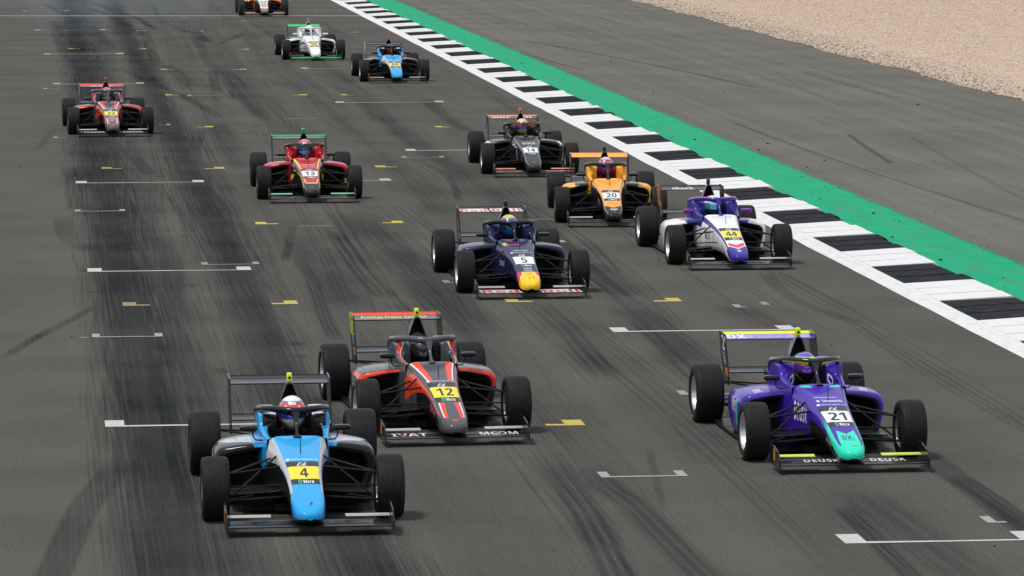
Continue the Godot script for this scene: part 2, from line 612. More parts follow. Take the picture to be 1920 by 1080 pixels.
const POD := [  # z, outer edge, inner top, outer top, foot
	[0.2, 0.655, 0.5, 0.455, 0.1], [0.192, 0.68, 0.512, 0.474, 0.088], [0.16, 0.698, 0.522, 0.49, 0.078], [0.0, 0.704, 0.53, 0.5, 0.06],
	[-0.3, 0.7, 0.52, 0.494, 0.055], [-0.7, 0.67, 0.49, 0.46, 0.055], [-1.0, 0.59, 0.44, 0.41, 0.055], [-1.2, 0.5, 0.38, 0.34, 0.055], [-1.23, 0.44, 0.34, 0.3, 0.06]]


func super_row(w: float, top: float, bottom: float, z: float, power: float, steps: int, part: String) -> Array:
	# one section of the nose: from the underside's middle round the left flank, over the top and down the right
	var row := PackedVector3Array()
	var tr := PackedVector2Array()
	var k := pow(2.0, -1.0 / power)
	var yc := (top + bottom) * 0.5
	var h := (top - bottom) * 0.5
	for i in steps * 6 + 1:
		var a := -3.0 + float(i) / steps
		var q := absf(a)
		var x := 0.0
		var y := 0.0
		if q <= 1.0:
			x = k * q
			y = pow(1.0 - pow(x, power), 1.0 / power)
		elif q <= 2.0:
			y = k * (1.0 - 2.0 * (q - 1.0))
			x = pow(1.0 - pow(absf(y), power), 1.0 / power)
		else:
			x = k * (3.0 - q)
			y = -pow(1.0 - pow(x, power), 1.0 / power)
		row.append(Vector3(x * w * signf(a), yc + y * h, z))
		tr.append(spot(part, a if a != 0.0 else 0.0, z) / SIDE)
	return [row, tr]


func densified(t: Array, count: int) -> Array:
	var zs := []
	for i in t.size() - 1:
		for k in count:
			zs.append(lerpf(t[i][0], t[i + 1][0], float(k) / count))
	zs.append(t[-1][0])
	return zs


func airfoil(chord: float, thick: float, camber: float) -> Array:
	# loop of (x along the chord: 0 leading .. chord trailing, y), from the trailing edge over the top and back underneath
	var out := []
	for i in 17:
		var a := PI * i / 16.0
		var x := 0.5 + 0.5 * cos(a)
		var th := thick * (1.48 * sqrt(x) - 0.63 * x - 1.76 * x * x + 1.42 * pow(x, 3) - 0.51 * pow(x, 4))
		out.append([x * chord, -camber * 4.0 * x * (1.0 - x) + maxf(th, 0.002)])
	for i in range(1, 17):
		var a := PI - PI * i / 16.0
		var x := 0.5 + 0.5 * cos(a)
		var th := thick * (1.48 * sqrt(x) - 0.63 * x - 1.76 * x * x + 1.42 * pow(x, 3) - 0.51 * pow(x, 4))
		out.append([x * chord, -camber * 4.0 * x * (1.0 - x) - maxf(th, 0.002)])
	out.append(out[0])
	return out


func wing_mesh(x0: float, x1: float, lead: Vector2, chord: float, rise: float, thick: float, camber: float, part: String, solid := -1) -> ArrayMesh:
	# lead: (z, y) of the leading edge; rise: angle in degrees
	var s := Shape.new()
	var rows := []
	var uvs := []
	var foil := airfoil(chord, thick, camber)
	var r := deg_to_rad(rise)
	var cols := 9
	for i in cols:
		var f := float(i) / (cols - 1)
		var x := lerpf(x0, x1, f)
		var row := PackedVector3Array()
		var tr := PackedVector2Array()
		for k in foil.size():
			var p: Array = foil[k]
			row.append(Vector3(x, lead.y + p[0] * sin(r) + p[1] * cos(r), lead.x - p[0] * cos(r) + p[1] * sin(r)))
			if solid >= 0:
				tr.append(solid_uv(solid))
			else:
				tr.append(spot(part, -1.0 + 2.0 * f, 2.0 * k / float(foil.size() - 1)) / SIDE)
		rows.append(row)
		uvs.append(tr)
	s.grid(rows, uvs, false, true, true)
	return s.mesh()


func pill(s: Shape, c: Vector3, size: Vector3, t: Vector2, power := 4.0) -> void:
	var rows := []
	var uvs := []
	for i in 9:
		var f := -1.0 + 2.0 * i / 8.0
		f = signf(f) * (1.0 - pow(1.0 - absf(f), 1.6))
		var k := pow(maxf(1.0 - pow(absf(f), power), 0.0004), 1.0 / power)
		var row := PackedVector3Array()
		var tr := PackedVector2Array()
		for j in 17:
			var a := TAU * (j % 16) / 16.0
			var cy := cos(a)
			var cz := sin(a)
			row.append(c + Vector3(f * size.x, signf(cy) * pow(absf(cy), 2.0 / power) * size.y * k, signf(cz) * pow(absf(cz), 2.0 / power) * size.z * k) * 0.5)
			tr.append(t)
		rows.append(row)
		uvs.append(tr)
	s.grid(rows, uvs, true, true, true)


func pod_section(z: float, side: int, part: String, shrink := 0.0) -> Array:
	var xo := table(POD, z, 1) - shrink
	var ti := table(POD, z, 2) - shrink
	var to := table(POD, z, 3) - shrink
	var foot := table(POD, z, 4) + shrink
	var xi := 0.22
	var row := PackedVector3Array()
	var tr := PackedVector2Array()
	var r1 := minf(0.11, (xo - xi) * 0.4)
	var r2 := 0.06
	var pts := []
	for i in 6:
		var f := i / 6.0
		pts.append([lerpf(xi, xo - r1, f), lerpf(ti, to, f) + 0.012 * sin(PI * f), 0.8 * f])
	for i in 7:
		var a := PI * 0.5 * i / 6.0
		pts.append([xo - r1 + sin(a) * r1, to - r1 + cos(a) * r1, 0.8 + 0.4 * i / 6.0])
	for i in range(1, 5):
		var f := i / 5.0
		pts.append([xo - 0.035 * f * f, lerpf(to - r1, foot + r2, f), 1.2 + 0.6 * f])
	for i in 5:
		var a := PI * 0.5 * i / 4.0
		pts.append([xo - 0.035 - r2 + cos(a) * r2, foot + r2 - sin(a) * r2, 1.8 + 0.4 * i / 4.0])
	pts.append([xi, foot, 3.0])
	for p in pts:
		var sweep: float = -0.16 * (p[0] - xi) - 0.1 * maxf(0.0, 0.5 - p[1])
		var fade := clampf((z + 0.6) / 0.8, 0.0, 1.0)
		row.append(Vector3(p[0] * side, p[1], z + sweep * fade))
		tr.append(spot(part, p[2], z) / SIDE)
	return [row, tr]


func build_car_meshes() -> void:
	# nose and front of the chassis
	var s := Shape.new()
	var rows := []
	var uvs := []
	for z in densified(NOSE, 2):
		var r := super_row(table(NOSE, z, 1), table(NOSE, z, 2), table(NOSE, z, 3), z, lerpf(3.0, 6.5, clampf((2.06 - z) / 0.22, 0.0, 1.0)), 4, "nose")
		rows.append(r[0])
		uvs.append(r[1])
	s.grid(rows, uvs, true, false, false)
	s.fan(rows[0], Vector3(0, 0, 1), spot("nose", 0.0, 2.05) / SIDE)
	M.nose = s.mesh()
	# bulkhead behind it (dash)
	s = Shape.new()
	var r2 := super_row(0.258, 0.606, 0.1, 0.398, 6.0, 4, "nose")
	s.fan(r2[0], Vector3(0, 0, -1), Vector2.ZERO)
	M.dash = s.mesh()
	# cockpit surround, one wall each side, joined
	for side in [-1, 1]:
		s = Shape.new()
		rows = []
		uvs = []
		for z in densified(TUB, 2):
			var xo := table(TUB, z, 1)
			var xi := table(TUB, z, 2)
			var rim := table(TUB, z, 3)
			var row := PackedVector3Array()
			var tr := PackedVector2Array()
			var e := minf(0.022, (xo - xi) * 0.3)
			for p in [[xo * 0.8, 0.1, 0.0], [xo * 0.95, 0.2, 0.3], [xo, 0.38, 0.6], [xo, rim - e * 2.0, 0.95], [xo - e * 0.12, rim - e * 0.9, 0.98], [xo - e * 0.45, rim - e * 0.28, 1.02], [xo - e, rim, 1.06],
					[lerpf(xo - e, xi + e, 0.25), rim + 0.002, 1.15], [lerpf(xo - e, xi + e, 0.5), rim + 0.002, 1.25], [lerpf(xo - e, xi + e, 0.75), rim + 0.002, 1.35], [xi + e, rim, 1.44], [xi + e * 0.3, rim - e * 0.3, 1.5], [xi, rim - e, 1.55], [xi, rim - 0.1, 1.8], [xi, 0.36, 2.5]]:
				row.append(Vector3(p[0] * side, p[1], z))
				tr.append(spot("tub", p[2], z) / SIDE)
			rows.append(row)
			uvs.append(tr)
		s.grid(rows, uvs, false, false, false, side)
		# close the rear end
		var last: PackedVector3Array = rows[-1]
		s.fan(last, Vector3(0, 0, -1), uvs[-1][3])
		M["tub%d" % side] = s.mesh()
		# sidepod
		s = Shape.new()
		rows = []
		uvs = []
		var part := "pod_l" if side < 0 else "pod_r"
		for z in densified(POD, 3):
			var r := pod_section(z, side, part)
			rows.append(r[0])
			uvs.append(r[1])
		s.grid(rows, uvs, false, false, true, side)
		M["pod%d" % side] = s.mesh()
		# air inlet: the lip turned inwards and the duct behind it
		s = Shape.new()
		rows = []
		uvs = []
		for d in [[0.2, 0.0], [0.197, 0.018], [0.18, 0.03], [0.1, 0.036], [-0.12, 0.05]]:
			var row := PackedVector3Array()
			var tr := PackedVector2Array()
			var front := pod_section(0.2, side, part, d[1])
			for i in front[0].size():
				var p: Vector3 = front[0][i]
				p.z += d[0] - 0.2
				row.append(p)
				tr.append(Vector2.ZERO)
			row.append(row[0])
			tr.append(Vector2.ZERO)
			rows.append(row)
			uvs.append(tr)
		s.grid(rows, uvs, true, false, true, -side)
		M["duct%d" % side] = s.mesh()
		# turning vane in front of the floor
		s = Shape.new()
		rows = []
		uvs = []
		for i in 7:
			var f := i / 6.0
			var row := PackedVector3Array()
			var tr := PackedVector2Array()
			for p in [[0.0, 0.0], [0.5, 0.012], [1.0, 0.0], [1.0, -0.012], [0.5, -0.004], [0.0, -0.012], [0.0, 0.0]]:
				var x := lerpf(0.14, 0.62, f)
				row.append(Vector3(x * side, 0.19 - 0.06 * f + p[1] + 0.03 * (1.0 - p[0]), lerpf(0.86, 0.4, p[0]) - 0.22 * f * f))
				tr.append(Vector2.ZERO)
			rows.append(row)
			uvs.append(tr)
		s.grid(rows, uvs, true, true, true)
		M["vane%d" % side] = s.mesh()
		# mirror
		s = Shape.new()
		pill(s, Vector3(0.405 * side, 0.655, 0.16), Vector3(0.16, 0.052, 0.075), solid_uv(0))
		M["mirror%d" % side] = s.mesh()
		s = Shape.new()
		s.tube([Vector3(0.37 * side, 0.64, 0.16), Vector3(0.365 * side, 0.585, 0.165), Vector3(0.345 * side, 0.556, 0.165), Vector3(0.29 * side, 0.55, 0.16)], 0.007, 6)
		M["stalk%d" % side] = s.mesh()
		s = Shape.new()
		s.box(Vector3(0.405 * side, 0.655, 0.1225), Vector3(0.12, 0.034, 0.004))
		M["glass%d" % side] = s.mesh()
		# headrest cap beside the helmet
		s = Shape.new()
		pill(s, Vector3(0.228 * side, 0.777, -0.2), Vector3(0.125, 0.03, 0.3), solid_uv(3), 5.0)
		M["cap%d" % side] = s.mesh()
		# front wing flap, end plates
		M["flap%d" % side] = wing_mesh(0.31 * side, 0.68 * side, Vector2(1.94, 0.13), 0.075, 9.0, 0.008, 0.004, "", 2)
		s = Shape.new()
		s.plate([[2.22, 0.05], [2.22, 0.13], [2.12, 0.2], [1.9, 0.235], [1.74, 0.235], [1.72, 0.05]], 0.683 * side, 0.695 * side, func(p: Vector2) -> Vector2: return solid_uv(4), solid_uv(4))
		M["front_plate%d" % side] = s.mesh()
		s = Shape.new()
		s.plate([[2.0, 0.11], [2.0, 0.205], [1.93, 0.215], [1.93, 0.11]], 0.696 * side, 0.6975 * side, func(p: Vector2) -> Vector2: return solid_uv(5), solid_uv(5))
		M["front_sticker%d" % side] = s.mesh()
		s = Shape.new()
		s.plate([[2.0, 0.09], [1.94, 0.135], [1.84, 0.16], [1.8, 0.25], [1.95, 0.2], [2.02, 0.14]], 0.06 * side, 0.072 * side, func(p: Vector2) -> Vector2: return Vector2.ZERO)
		M["pylon%d" % side] = s.mesh()
		# rear end plate
		s = Shape.new()
		var lp := "plate_l" if side < 0 else "plate_r"
		s.plate([[-1.68, 0.74], [-1.7, 0.8], [-1.74, 0.822], [-2.0, 0.836], [-2.04, 0.82], [-1.94, 0.6], [-1.84, 0.4], [-1.76, 0.33], [-1.52, 0.34], [-1.5, 0.42]], 0.45 * side, 0.464 * side,
			func(p: Vector2) -> Vector2:
				var f := (p.x + 2.08 - 0.7 * (0.875 - p.y)) / 0.4
				return spot(lp, f if side < 0 else 1.0 - f, (p.y - 0.33) / 0.51) / SIDE, solid_uv(4))
		M["rear_plate%d" % side] = s.mesh()
	# rear wing
	M.rear_main = wing_mesh(-0.45, 0.45, Vector2(-1.72, 0.772), 0.2, 8.0, 0.02, 0.012, "rear")
	M.rear_flap = wing_mesh(-0.45, 0.45, Vector2(-1.922, 0.8), 0.075, 17.0, 0.014, 0.01, "rear_flap")
	M.rear_beam = wing_mesh(-0.45, 0.45, Vector2(-1.62, 0.452), 0.18, 12.0, 0.02, 0.014, "", 6)
	M.front_main = wing_mesh(-0.682, 0.682, Vector2(2.17, 0.082), 0.25, 4.5, 0.022, 0.008, "front")
	s = Shape.new()
	for side in [-1, 1]:
		s.plate([[-1.5, 0.28], [-1.62, 0.36], [-1.78, 0.48], [-1.66, 0.47], [-1.52, 0.4], [-1.42, 0.34]], 0.05 * side, 0.062 * side, func(p: Vector2) -> Vector2: return Vector2.ZERO)
	M.rear_mount = s.mesh()
	# engine cover
	s = Shape.new()
	rows = []
	uvs = []
	for d in [[-0.5, 0.31, 0.79, 0.42], [-0.62, 0.3, 0.79, 0.4], [-0.8, 0.28, 0.745, 0.36], [-1.05, 0.235, 0.66, 0.28], [-1.3, 0.18, 0.55, 0.2], [-1.55, 0.13, 0.455, 0.16], [-1.8, 0.09, 0.38, 0.16], [-1.88, 0.05, 0.34, 0.2]]:
		var row := PackedVector3Array()
		var tr := PackedVector2Array()
		for i in 25:
			var a := -1.0 + i / 12.0
			var f := absf(a)
			var x: float = d[1] * signf(a) * (pow(f, 0.8) if f < 0.62 else lerpf(pow(0.62, 0.8), 1.0, (f - 0.62) / 0.38))
			var y: float = lerpf(d[2], d[3], pow(f, 1.25)) if f < 0.62 else lerpf(lerpf(d[2], d[3], pow(0.62, 1.25)), 0.1, (f - 0.62) / 0.38)
			row.append(Vector3(x, y, d[0]))
			tr.append(spot("cover", a, d[0]) / SIDE)
		rows.append(row)
		uvs.append(tr)
	s.grid(rows, uvs, false, true, true)
	M.cover = s.mesh()
	# air box above the helmet: shell with a real mouth
	s = Shape.new()
	rows = []
	uvs = []
	var mouth := []
	for d in [[-0.575, 0.098, 0.052, 0.945, 0.0], [-0.565, 0.106, 0.06, 0.958, 0.0], [-0.58, 0.11, 0.064, 0.964, 0.0], [-0.68, 0.112, 0.064, 0.958, 0.0], [-0.85, 0.1, 0.05, 0.89, 0.0], [-1.1, 0.075, 0.034, 0.77, 0.0], [-1.35, 0.05, 0.022, 0.62, 0.0], [-1.5, 0.03, 0.012, 0.52, 0.0]]:
		var row := PackedVector3Array()
		var tr := PackedVector2Array()
		var low := 0.72 if d[0] > -0.7 else lerpf(0.72, 0.4, (-0.7 - d[0]) / 0.8)
		for i in 25:
			var a := -1.0 + i / 12.0
			var f := absf(a)
			var x: float
			var y: float
			if f < 0.4:
				var g: float = f / 0.4 * PI * 0.5
				x = sin(g) * d[2] * 0.62
				y = d[3] - d[2] * 0.62 * (1.0 - cos(g))
			else:
				var g: float = (f - 0.4) / 0.6
				x = lerpf(d[2] * 0.62, d[1], pow(g, 0.9))
				y = lerpf(d[3] - d[2] * 0.62, low, g)
			row.append(Vector3(x * signf(a), y, d[0]))
			tr.append(solid_uv(7))
		rows.append(row)
		uvs.append(tr)
	s.grid(rows, uvs, false, false, true)
	M.airbox = s.mesh()
	s = Shape.new()
	var deep := []
	for d in [[-0.574, 0.94], [-0.62, 0.9], [-0.72, 0.8]]:
		var row := PackedVector3Array()
		var tr := PackedVector2Array()
		var c := Vector3(0, 0.8, 0)
		for p in rows[0]:
			var q: Vector3 = c + (p - c) * d[1]
			q.z = d[0]
			row.append(q)
			tr.append(Vector2.ZERO)
		row.append(row[0])
		tr.append(Vector2.ZERO)
		deep.append(row)
		mouth.append(tr)
	s.grid(deep, mouth, true, false, true, -1)
	s.tube([Vector3(-0.1, 0.745, -0.58), Vector3(0, 0.79, -0.575), Vector3(0.1, 0.745, -0.58)], 0.018, 8)
	M.mouth = s.mesh()
	s = Shape.new()
	pill(s, Vector3(0, 1.0, -0.63), Vector3(0.05, 0.085, 0.07), solid_uv(1), 5.0)
	M.camera_pod = s.mesh()
	s = Shape.new()
	s.tube([Vector3(0, 1.0, -0.597), Vector3(0, 1.0, -0.59)], 0.013, 10)
	M.lens = s.mesh()
	# halo
	s = Shape.new()
	var half := [Vector3(-0.285, 0.66, -0.5), Vector3(-0.3, 0.735, -0.4), Vector3(-0.3, 0.775, -0.24), Vector3(-0.284, 0.798, -0.08), Vector3(-0.245, 0.812, 0.04), Vector3(-0.18, 0.818, 0.125), Vector3(-0.1, 0.818, 0.18), Vector3(-0.04, 0.815, 0.21)]
	var pts := half.duplicate()
	pts.append(Vector3(0, 0.812, 0.22))
	for i in 8:
		var q: Vector3 = half[7 - i]
		pts.append(Vector3(-q.x, q.y, q.z))
	var curve := Curve3D.new()
	for i in pts.size():
		var t: Vector3 = (pts[mini(i + 1, pts.size() - 1)] - pts[maxi(i - 1, 0)]) / 6.0
		curve.add_point(pts[i], -t, t)
	rows = []
	uvs = []
	var total := curve.get_baked_length()
	for i in 49:
		var f := i / 48.0
		var c := curve.sample_baked(f * total, true)
		var d := (curve.sample_baked(minf(f + 0.01, 1.0) * total, true) - curve.sample_baked(maxf(f - 0.01, 0.0) * total, true)).normalized()
		var side := d.cross(Vector3.UP).normalized()
		var up := side.cross(d)
		var front := clampf(1.0 - absf(f - 0.5) / 0.16, 0.0, 1.0)
		var row := PackedVector3Array()
		var tr := PackedVector2Array()
		for j in 17:
			var a := TAU * (j % 16) / 16.0
			# up sin: top 0.25, bottom 0.75; the front of the hoop is deeper towards the pillar
			var lower := -sin(a)
			var off := side * cos(a) * (0.03 + 0.008 * front) + up * sin(a) * (0.028 + (0.03 * front * front if lower > 0 else 0.0))
			row.append(c + off)
			tr.append(spot("halo", f, j / 16.0) / SIDE)
		rows.append(row)
		uvs.append(tr)
	s.grid(rows, uvs, true, true, true)
	var pil := [[0.225, 0.80, 0.05, 0.03], [0.245, 0.765, 0.03, 0.034], [0.275, 0.72, 0.018, 0.036], [0.32, 0.67, 0.015, 0.036], [0.38, 0.625, 0.018, 0.04], [0.43, 0.6, 0.05, 0.05]]
	rows = []
	uvs = []
	for p in pil:
		var row := PackedVector3Array()
		var tr := PackedVector2Array()
		for j in 13:
			var a := TAU * (j % 12) / 12.0
			row.append(Vector3(cos(a) * p[2], p[1] + sin(a) * p[3] * 0.4, p[0] + sin(a) * p[3]))
			tr.append(spot("halo", 0.5, 0.25) / SIDE)
		rows.append(row)
		uvs.append(tr)
	s.grid(rows, uvs, true, true, true)
	M.halo = s.mesh()
	# antenna on the nose
	s = Shape.new()
	s.tube([Vector3(0, 0.52, 0.86), Vector3(0, 0.66, 0.83)], [0.005, 0.003], 6)
	M.antenna = s.mesh()
	# steering wheel
	s = Shape.new()
	var ring := []
	for i in 25:
		var a := TAU * (i % 24) / 24.0
		ring.append(Vector3(cos(a) * 0.135, 0.5 + sin(a) * 0.085, 0.2 - sin(a) * 0.03))
	s.tube(ring, 0.014, 8)
	s.box(Vector3(0, 0.5, 0.2), Vector3(0.2, 0.07, 0.03), Vector2.ZERO, Basis(Vector3.RIGHT, 0.3))
	s.tube([Vector3(0, 0.5, 0.2), Vector3(0, 0.45, 0.42)], 0.02, 8)
	M.steering = s.mesh()
	# floor, tray
	s = Shape.new()
	s.box(Vector3(0, 0.042, -0.36), Vector3(1.34, 0.02, 1.74))
	s.box(Vector3(0, 0.047, 0.78), Vector3(1.0, 0.022, 0.62))
	s.box(Vector3(0, 0.062, 0.7), Vector3(0.44, 0.06, 0.9))
	for side in [-1, 1]:
		s.box(Vector3(0.58 * side, 0.075, 0.44), Vector3(0.14, 0.05, 0.3))
	M.floor = s.mesh()
	s = Shape.new()
	rows = []
	uvs = []
	for d in [[-1.2, 0.11, 0.36, 0.08], [-1.6, 0.1, 0.34, 0.12], [-1.9, 0.07, 0.3, 0.18], [-2.1, 0.05, 0.28, 0.2]]:
		var r := super_row(d[1], d[2], d[3], d[0], 4.0, 3, "cover")
		rows.append(r[0])
		var tr := PackedVector2Array()
		tr.resize(r[0].size())
		uvs.append(tr)
	s.grid(rows, uvs, true, true, true)
	for side in [-1, 1]:
		s.plate([[-1.25, 0.04], [-1.95, 0.16], [-1.95, 0.2], [-1.25, 0.07]], 0.12 * side, 0.13 * side, func(p: Vector2) -> Vector2: return Vector2.ZERO)
	M.gearbox = s.mesh()
	s = Shape.new()
	pill(s, Vector3(0, 0.26, -2.12), Vector3(0.07, 0.08, 0.04), Vector2.ZERO)
	M.rain_light = s.mesh()
	# wheels
	for w in [["front", 0.27, 0.235], ["rear", 0.2875, 0.28]]:
		var r: float = w[1]
		var h: float = w[2] * 0.5
		s = Shape.new()
		s.lathe_x([[-h * 0.82, 0.172], [-h * 0.95, 0.185], [-h, 0.215], [-h * 0.985, r - 0.035], [-h * 0.94, r - 0.018], [-h * 0.85, r - 0.007], [-h * 0.7, r - 0.0025], [-h * 0.4, r - 0.0005], [0, r],
			[h * 0.4, r - 0.0005], [h * 0.7, r - 0.0025], [h * 0.85, r - 0.007], [h * 0.94, r - 0.018], [h * 0.985, r - 0.035], [h, 0.215], [h * 0.95, 0.185], [h * 0.82, 0.172]], 56)
		M["tyre_" + w[0]] = s.mesh()
		s = Shape.new()
		s.lathe_x([[h * 0.5, 0.0], [h * 0.5, 0.03], [h * 0.42, 0.045], [h * 0.3, 0.06]], 32)
		s.lathe_x([[h * 0.25, 0.128], [h * 0.32, 0.142], [h * 0.8, 0.152], [h * 0.9, 0.165], [h * 0.88, 0.176], [h * 0.8, 0.176], [-h * 0.8, 0.16], [-h * 0.85, 0.176]], 40)
		for i in 10:
			var b := Basis(Vector3.RIGHT, TAU * i / 10.0)
			s.box(b * Vector3(h * 0.32, 0.094, 0), Vector3(0.016, 0.092, 0.017), Vector2.ZERO, b * Basis(Vector3.BACK, 0.12))
		M["rim_" + w[0]] = s.mesh()
		s = Shape.new()
		s.lathe_x([[-h * 0.75, 0.02], [-h * 0.75, 0.13], [h * 0.1, 0.13], [h * 0.14, 0.06], [h * 0.14, 0.0]], 28)
		M["brake_" + w[0]] = s.mesh()
		s = Shape.new()
		s.lathe_x([[h * 0.5, 0.02], [h * 0.62, 0.02], [h * 0.64, 0.012], [h * 0.64, 0.0]], 6)
		M["nut_" + w[0]] = s.mesh()
		# lettering ring segments moulded on the sidewall
		s = Shape.new()
		for part in 1:
			var rr := []
			var uu := []
			for i in 13:
				var an := deg_to_rad(-34.0 + 68.0 * i / 12.0 + 180.0 * part)
				rr.append(PackedVector3Array([Vector3(h + 0.0008, cos(an) * 0.238, sin(an) * 0.238), Vector3(h + 0.0012, cos(an) * 0.224, sin(an) * 0.224)]))
				uu.append(PackedVector2Array([Vector2.ZERO, Vector2.ZERO]))
			s.grid(rr, uu, false, false, false, 1)
		M["mark_" + w[0]] = s.mesh()


func arm_mesh(a: Vector3, b: Vector3, r: float) -> ArrayMesh:
	var s := Shape.new()
	s.tube([a, a.lerp(b, 0.08), a.lerp(b, 0.5), a.lerp(b, 0.92), b], [r * 0.7, r, r, r, r * 0.7], 8, Vector2.ZERO, 0.55)
	return s.mesh()


# ---------------------------------------------------------------- liveries
func rgb(r: int, g: int, b: int) -> Color:
	return Color8(r, g, b)


func board(p: Print, number: String, c: Color, strip := Color8(18, 17, 20)) -> void:
	p.block("nose", -0.9, 0.9, 1.05, 1.16, strip)
	p.block("nose", -0.9, 0.9, 1.16, 1.43, c)
	p.block("nose", -0.9, 0.9, 1.43, 1.54, strip)
	var w := 0.26 if number.length() == 1 else 0.56
	p.write("nose", number, -w, 1.39, w, 1.2, Color8(16, 16, 18))
	# series emblem: slanted letters over a thin rule
	p.write("nose", "F4", -0.26, 1.14, 0.2, 1.07, Color8(225, 225, 228), 0.35)
	p.block("nose", -0.36, 0.24, 1.143, 1.152, Color8(200, 200, 205))
	p.block("nose", -0.44, -0.24, 1.525, 1.445, Color8(30, 185, 150))
	p.write("nose", "M", -0.39, 1.51, -0.29, 1.46, Color8(10, 70, 60))
	p.write("nose", "Wera", -0.16, 1.52, 0.52, 1.45, Color8(245, 245, 245))


func motorsport(p: Print, z: float, c := Color8(240, 240, 245)) -> void:
	p.shape("nose", [-0.86, z, -0.8, z - 0.02, -0.68, z - 0.02, -0.62, z, -0.68, z + 0.02, -0.8, z + 0.02], c)
	p.write("nose", "motorsport uk", -0.56, z + 0.02, 0.86, z - 0.02, c)


func pod_writing(p: Print, c := Color8(240, 240, 240)) -> void:
	p.block("pod_l", 1.12, 1.5, -0.36, -0.3, Color8(25, 150, 115))
	p.write("pod_l", "Wera", 1.4, -0.28, 1.08, 0.02, c, 0.0, true)
	p.block("pod_r", 1.05, 1.6, 0.02, -0.06, Color8(25, 150, 115))
	p.write("pod_r", "Wera", 1.4, -0.1, 1.08, -0.4, c, 0.0, true)


